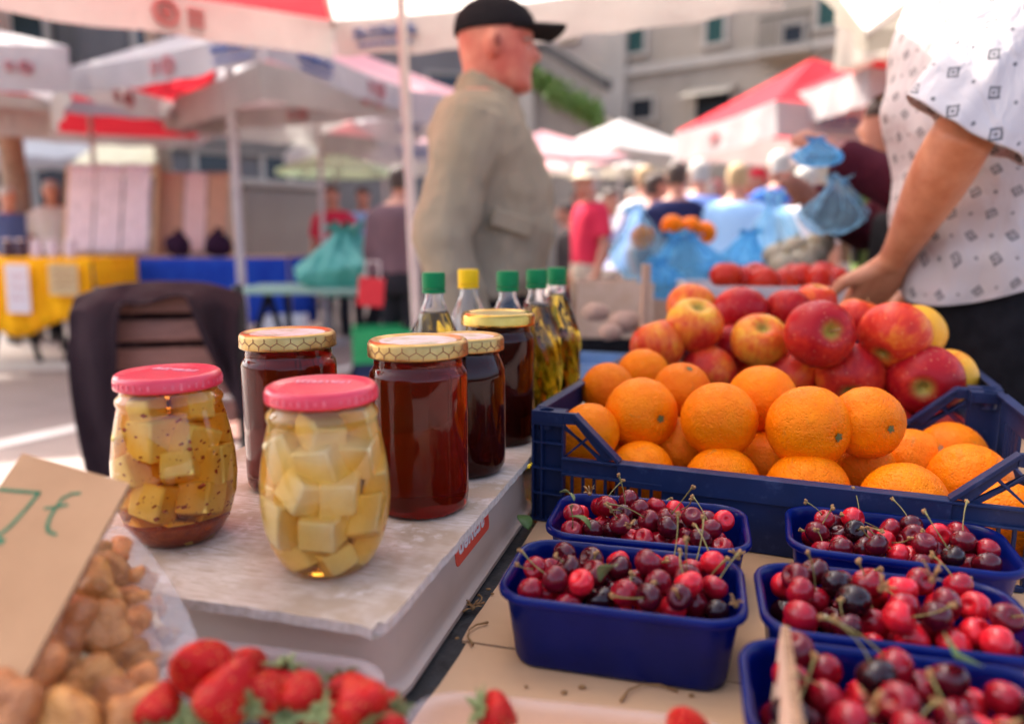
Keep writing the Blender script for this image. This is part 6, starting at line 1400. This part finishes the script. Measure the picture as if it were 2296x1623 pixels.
def trunk(px, py, Yd, r, hgt, label):
    p_ = at(px, py, Y=Yd); o = thing('plane_tree', label, 'tree', (p_.x, p_.y, 0)); bk = pm('plane_bark', (.36, .28, .20), (.24, .18, .12), rough=.9, scale=9, bstr=.6, bscale=14, bdist=.02)
    MB().tube([(0, 0, 0), (.03, 0, hgt * .3), (-.02, .04, hgt * .65), (.05, 0, hgt)], [r * 1.3, r, r * .9, r * .75], 16).build('trunk', bk, o, ang=180)
    rr = random.Random(int(px)); lv = MB()
    for k in range(6):
        e = Vector((rr.uniform(-1.6, 1.6), rr.uniform(-1, 1.6), hgt + rr.uniform(.4, 1.8))); MB().tube([(.05, 0, hgt * .96), tuple(Vector((.05, 0, hgt)).lerp(e, .5) + Vector((0, 0, .2))), tuple(e)], [r * .5, r * .3, r * .1], 8).build('limb', bk, o, ang=180)
        for q in range(260):
            c = e + Vector((rr.gauss(0, .45), rr.gauss(0, .45), rr.gauss(0, .32))); a_ = Vector((rr.uniform(-1, 1), rr.uniform(-1, 1), rr.uniform(-1, 1))).normalized() * .11; b2 = a_.orthogonal().normalized() * .07
            lv.add([tuple(c - a_), tuple(c + b2), tuple(c + a_), tuple(c - b2)], [(0, 1, 2, 3)])
    lv.build('crown', M['leaf'], o, smooth=False)
trunk(30, 420, 8.4, .13, 4.6, 'plane tree whose pale trunk stands behind the yellow stall'); trunk(362, 350, 10.5, .11, 5.4, 'plane tree with a slim trunk behind the print racks')

# ---------------------------------------------------------------- buildings around the square
def stone(name, c1, c2): return pm(name, c1, c2, rough=.85, scale=1.2, bstr=.3, bscale=6, bdist=.03)
lime = stone('cream_limestone', (.36, .305, .235), (.30, .255, .195)); grey = stone('grey_stone', (.17, .16, .15), (.13, .125, .12)); tanw = stone('tan_plaster', (.29, .255, .21), (.25, .215, .18)); pil = stone('light_pilaster_stone', (.42, .38, .32), (.36, .325, .27)); darkg = pm('dark_window_glass', (.02, .025, .03), rough=.15); shut = pm('dark_green_shutter', (.012, .07, .06), (.018, .085, .07), rough=.6); dkst = stone('dark_weathered_stone', (.10, .095, .085), (.07, .065, .06))
rooft = pm('clay_roof_tiles', (.34, .15, .08), (.26, .11, .06), rough=.9, scale=4, stretch=(1, 4, 1))
class Facade:
    """a building whose front runs from A to B on the ground; parts are laid out in metres along and up the front"""
    def __init__(s, label, A, B, h, mat, depth=7, name='stone_building'):
        A, B = Vector((A[0], A[1], 0)), Vector((B[0], B[1], 0)); d = B - A; s.L = d.length; s.h = h; s.yaw = math.atan2(d.y, d.x); s.o = thing(name, label, 'building', A, (0, 0, s.yaw)); s.A = A; s.X = d.normalized(); s.N = Vector((-s.X.y, s.X.x, 0))
        MB().box((s.L / 2, depth / 2, h / 2), (s.L, depth, h)).build('wall', mat, s.o, smooth=False)
        r = MB(); r.prism([(-.4, h + .001), (s.L + .4, h + .001), (s.L - 1.2, h + 2.0), (1.2, h + 2.0)], -.4, depth + .4); r.build('roof', rooft, s.o, smooth=False)
    def px(s, x, y):
        """facade coordinates of a pixel: where its ray meets the front"""
        r0 = Vector((0, 0, H)); dr = at(x, y, Y=1.0) - r0; t_ = (s.A - r0).dot(s.N) / dr.dot(s.N); p = r0 + dr * t_; return (p - s.A).dot(s.X), p.z
    def win(s, x0, y0, x1, y1, kind='shut', nm='window'):
        u0, z1 = s.px(x0, (y0)); u1, _ = s.px(x1, y0); _, z0 = s.px((x0 + x1) / 2, y1); u, z = (u0 + u1) / 2, (z0 + z1) / 2; ww, hh = abs(u1 - u0), abs(z1 - z0)
        f = MB(); t_ = .12
        for c, d in (((u, -.03, z1 + t_/2), (ww + 2*t_, .10, t_)), ((u, -.05, z0 - t_/2), (ww + 2*t_ + .1, .16, t_)), ((u - ww/2 - t_/2, -.03, z), (t_, .10, hh)), ((u + ww/2 + t_/2, -.03, z), (t_, .10, hh))): f.box(c, d)
        w_ = f.build(nm, pil, s.o, smooth=False); MB().box((u, -.004, z), (ww, .03, hh)).build('pane', darkg, w_, smooth=False)
        if kind == 'shut':
            for sg in (-1, 1):
                m = MB(); m.box((u + sg * ww / 4, -.035, z), (ww / 2 - .02, .03, hh - .02)); 
                for k in range(12): m.box((u + sg * ww / 4, -.055, z0 + hh * (k + .5) / 12), (ww / 2 - .12, .02, hh / 12 * .6), rot=(.5, 0, 0))
                m.build('shutter', shut, w_, smooth=False)
        if kind == 'balcony':
            MB().box((u, -.45, z0 - .1), (ww + 1.0, .9, .12)).build('balcony_slab', pil, w_, smooth=False); m = MB()
            for k in range(15): m.box((u - ww/2 - .45 + (ww + .9) * k / 14, -.86, z0 + .40), (.025, .025, .88))
            m.box((u, -.86, z0 + .86), (ww + .95, .05, .05)); m.build('balcony_railing', M['blackcloth'], w_, smooth=False)
        if kind == 'awning':
            m = MB(); m.prism([(0, 0), (.9, -.35), (.9, -.39), (0, -.04)][::-1], u - ww/2 - .2, u + ww/2 + .2, M=Matrix(((0, 1, 0, 0), (-1, 0, 0, -.05), (0, 0, 1, z1 + .1), (0, 0, 0, 1)))); m.build('awning', M['cv_cream'], w_, smooth=False)
    def band(s, y, x, th, mat=None, nm='cornice', out=.14):
        _, z = s.px(x, y); MB().box((s.L / 2, -out / 2, z), (s.L + .1, out, th)).build(nm, mat or pil, s.o, smooth=False)
    def pilaster(s, x0, x1, mat=None):
        u0, _ = s.px(x0, 400); u1, _ = s.px(x1, 400); MB().box(((u0 + u1) / 2, -.10, s.h / 2), (abs(u1 - u0), .2, s.h - .01)).build('pilaster', mat or pil, s.o, smooth=False)
a, b = at(1348, 400, Y=27), at(2420, 400, Y=19)
fb = Facade('cream limestone building with green shutters closing the square', a, b, 13, lime)
fb.win(1588, 12, 1626, 98); fb.win(1410, 70, 1446, 120); fb.win(1758, 62, 1800, 118, 'balcony'); fb.win(1416, 226, 1464, 268, 'plain'); fb.win(1562, 208, 1640, 292, 'awning', 'window'); fb.win(1840, -30, 1880, 60); fb.win(1720, 190, 1760, 290, 'plain')
fb.band(150, 1500, .28); fb.pilaster(1350, 1400)
a, b = at(1120, 400, Y=33), at(1352, 400, Y=30); f2 = Facade('plain plastered house beyond the stairs', a, b, 14, stone('pale_grey_plaster', (.34, .325, .31), (.30, .29, .275)))
f2.win(1262, 40, 1290, 90)
# stone staircase with a dark balustrade
sa, sb2 = at(1180, 400, Y=24), at(1356, 400, Y=22.5); s0 = Vector((sa.x, sa.y, 0)); dv = Vector((sb2.x - sa.x, sb2.y - sa.y, 0)); Ls = dv.length
stc = thing('stone_staircase', 'stone staircase wall with a dark balustrade running down to the market', 'staircase', s0, (0, 0, math.atan2(dv.y, dv.x)))
zt0, zt1 = at(1190, 165, Y=24).z, at(1345, 275, Y=22.5).z
MB().prism([(0, 0), (Ls, 0), (Ls, zt1), (0, zt0)], 0, 1.6).build('stair_wall', stone('tan_stair_stone', (.30, .255, .205), (.25, .21, .17)), stc, smooth=False)
m = MB(); rh = 1.25
m.prism([(0, zt0 + rh), (0, zt0 + rh - .35), (Ls, zt1 + rh - .35), (Ls, zt1 + rh)][::1], -.1, .35); m.build('handrail', dkst, stc, smooth=False)
for k in range(9):
    x = Ls * (k + .5) / 9; z = zt0 + (zt1 - zt0) * x / Ls; MB().lathe([(.10, z), (.10, z + .1), (.06, z + .2), (.10, z + .45), (.05, z + .75), (.1, z + .9)], 12, M=Matrix.Translation((x, .12, 0))).build('baluster', pil, stc)
MB().box((.1, .1, (zt0 + 2) / 2), (.5, .6, zt0 + 2)).build('stair_pier', pil, stc, smooth=False)
pt = thing('creeper', 'green creeper growing along the foot of the balustrade', 'plant', s0, (0, 0, math.atan2(dv.y, dv.x))); rr = random.Random(4); m = MB()
for k in range(900):
    f = rr.random(); x = Ls * f; z = zt0 + (zt1 - zt0) * f + rr.gauss(.05, .16); c = Vector((x, -.10 - abs(rr.gauss(0, .10)), z)); a_ = Vector((rr.uniform(-1, 1), rr.uniform(-1, 1), rr.uniform(-1, 1))).normalized() * .12; b2 = a_.orthogonal().normalized() * .08
    m.add([tuple(c - a_), tuple(c + b2), tuple(c + a_), tuple(c - b2)], [(0, 1, 2, 3)])
m.build('foliage', pm('creeper_leaf', (.10, .20, .03), (.16, .24, .05), rough=.6, scale=3), pt, smooth=False); MB().tube([(0, -.05, zt0), (Ls / 2, -.05, (zt0 + zt1) / 2), (Ls, -.05, zt1)], .03, 6).build('stem', M['knob'], pt)
# houses in the middle and on the left
a, b = at(700, 400, Y=25), at(1215, 400, Y=27); f3 = Facade('low grey stone house with dark windows behind the khaki man', a, b, 8.2, stone('mid_grey_stone', (.24, .225, .21), (.19, .18, .17)))
f3.win(838, 150, 905, 215, 'plain'); f3.win(960, 168, 1030, 215, 'plain'); f3.win(760, 160, 800, 215, 'plain'); f3.band(300, 900, .25); f3.band(228, 900, .3, dkst)
a, b = at(-420, 400, Y=12.5), at(720, 400, Y=19); f4 = Facade('long grey stone building with dark doorways on the left side', a, b, 9.5, grey)
f4.pilaster(152, 190, dkst); f4.pilaster(-60, -20, dkst); f4.win(440, 345, 520, 470, 'plain', 'doorway'); f4.win(590, 345, 642, 412, 'plain'); f4.win(80, 372, 150, 520, 'plain', 'doorway'); f4.win(230, 380, 310, 520, 'plain', 'doorway'); f4.win(300, 30, 360, 120, 'plain'); f4.win(20, 20, 90, 110, 'plain'); f4.band(300, 300, .3, tanw); f4.band(345, 640, .22, tanw)
# shop awnings on that building
def awning(px0, px1, py0, py1, Yd, label, mat):
    a, b = at(px0, py0, Y=Yd), at(px1, py0, Y=Yd); z0 = at(px0, py1, Y=Yd - .9).z; o = thing('shop_awning', label, 'awning', (a.x, a.y, 0)); w_ = b.x - a.x
    m = MB(); m.loft([[(w_ * k / 20, 0, a.z) for k in range(21)], [(w_ * k / 20, -.9, z0 + .02 * math.sin(k)) for k in range(21)], [(w_ * k / 20, -.9, z0 - .18 + .015 * math.sin(k * 2)) for k in range(21)]], 0, False, False); m.build('awning_cloth', mat, o, ang=30, solid=.004)
    for x in (0, w_): MB().tube([(x, 0, z0 - .1), (x, -.88, z0 - .02)], .02, 8).build('awning_arm', M['pole'], o)
awning(40, 330, 292, 352, 11.6, 'long grey awning above the pale vest vendor', pm('grey_awning_cloth', (.40, .40, .41), (.34, .34, .35), rough=.9, stretch=(1, 1, 8), scale=5))
awning(232, 410, 312, 368, 11.2, 'pale yellow awning between the two tree trunks', pm('pale_yellow_awning_cloth', (.66, .62, .44), (.58, .54, .38), rough=.9, stretch=(1, 1, 8), scale=6))
a, b = at(545, 400, Y=11.5), at(720, 400, Y=12.5); f5 = MB(); hw = thing('stone_wall', 'broad tan stone bollard wall behind the white pole', 'wall', (a.x, a.y, 0), (0, 0, math.atan2(b.y - a.y, b.x - a.x)))
MB().box(((b - a).length / 2, .3, .95), ((b - a).length, .6, 1.9)).build('wall_block', tanw, hw, smooth=False, bevel=.06); MB().box(((b - a).length / 2, .3, 1.97), ((b - a).length + .1, .7, .12)).build('coping', pil, hw, smooth=False, bevel=.03)
# hill slope closing the view between the houses
m = MB(); rows = []
for j in range(12):
    rows.append([(-70 + 140 * i / 40, 45 + 6 * j, 1.2 * j + 2.0 * fbm((i * .3, j * .4, 3), .8)) for i in range(41)])
m.loft(rows, 0, False, False); tag(m.build('hills', pm('scrub_hill', (.16, .17, .10), (.26, .24, .18), rough=.9, scale=.3), None, ang=180), kind='structure')
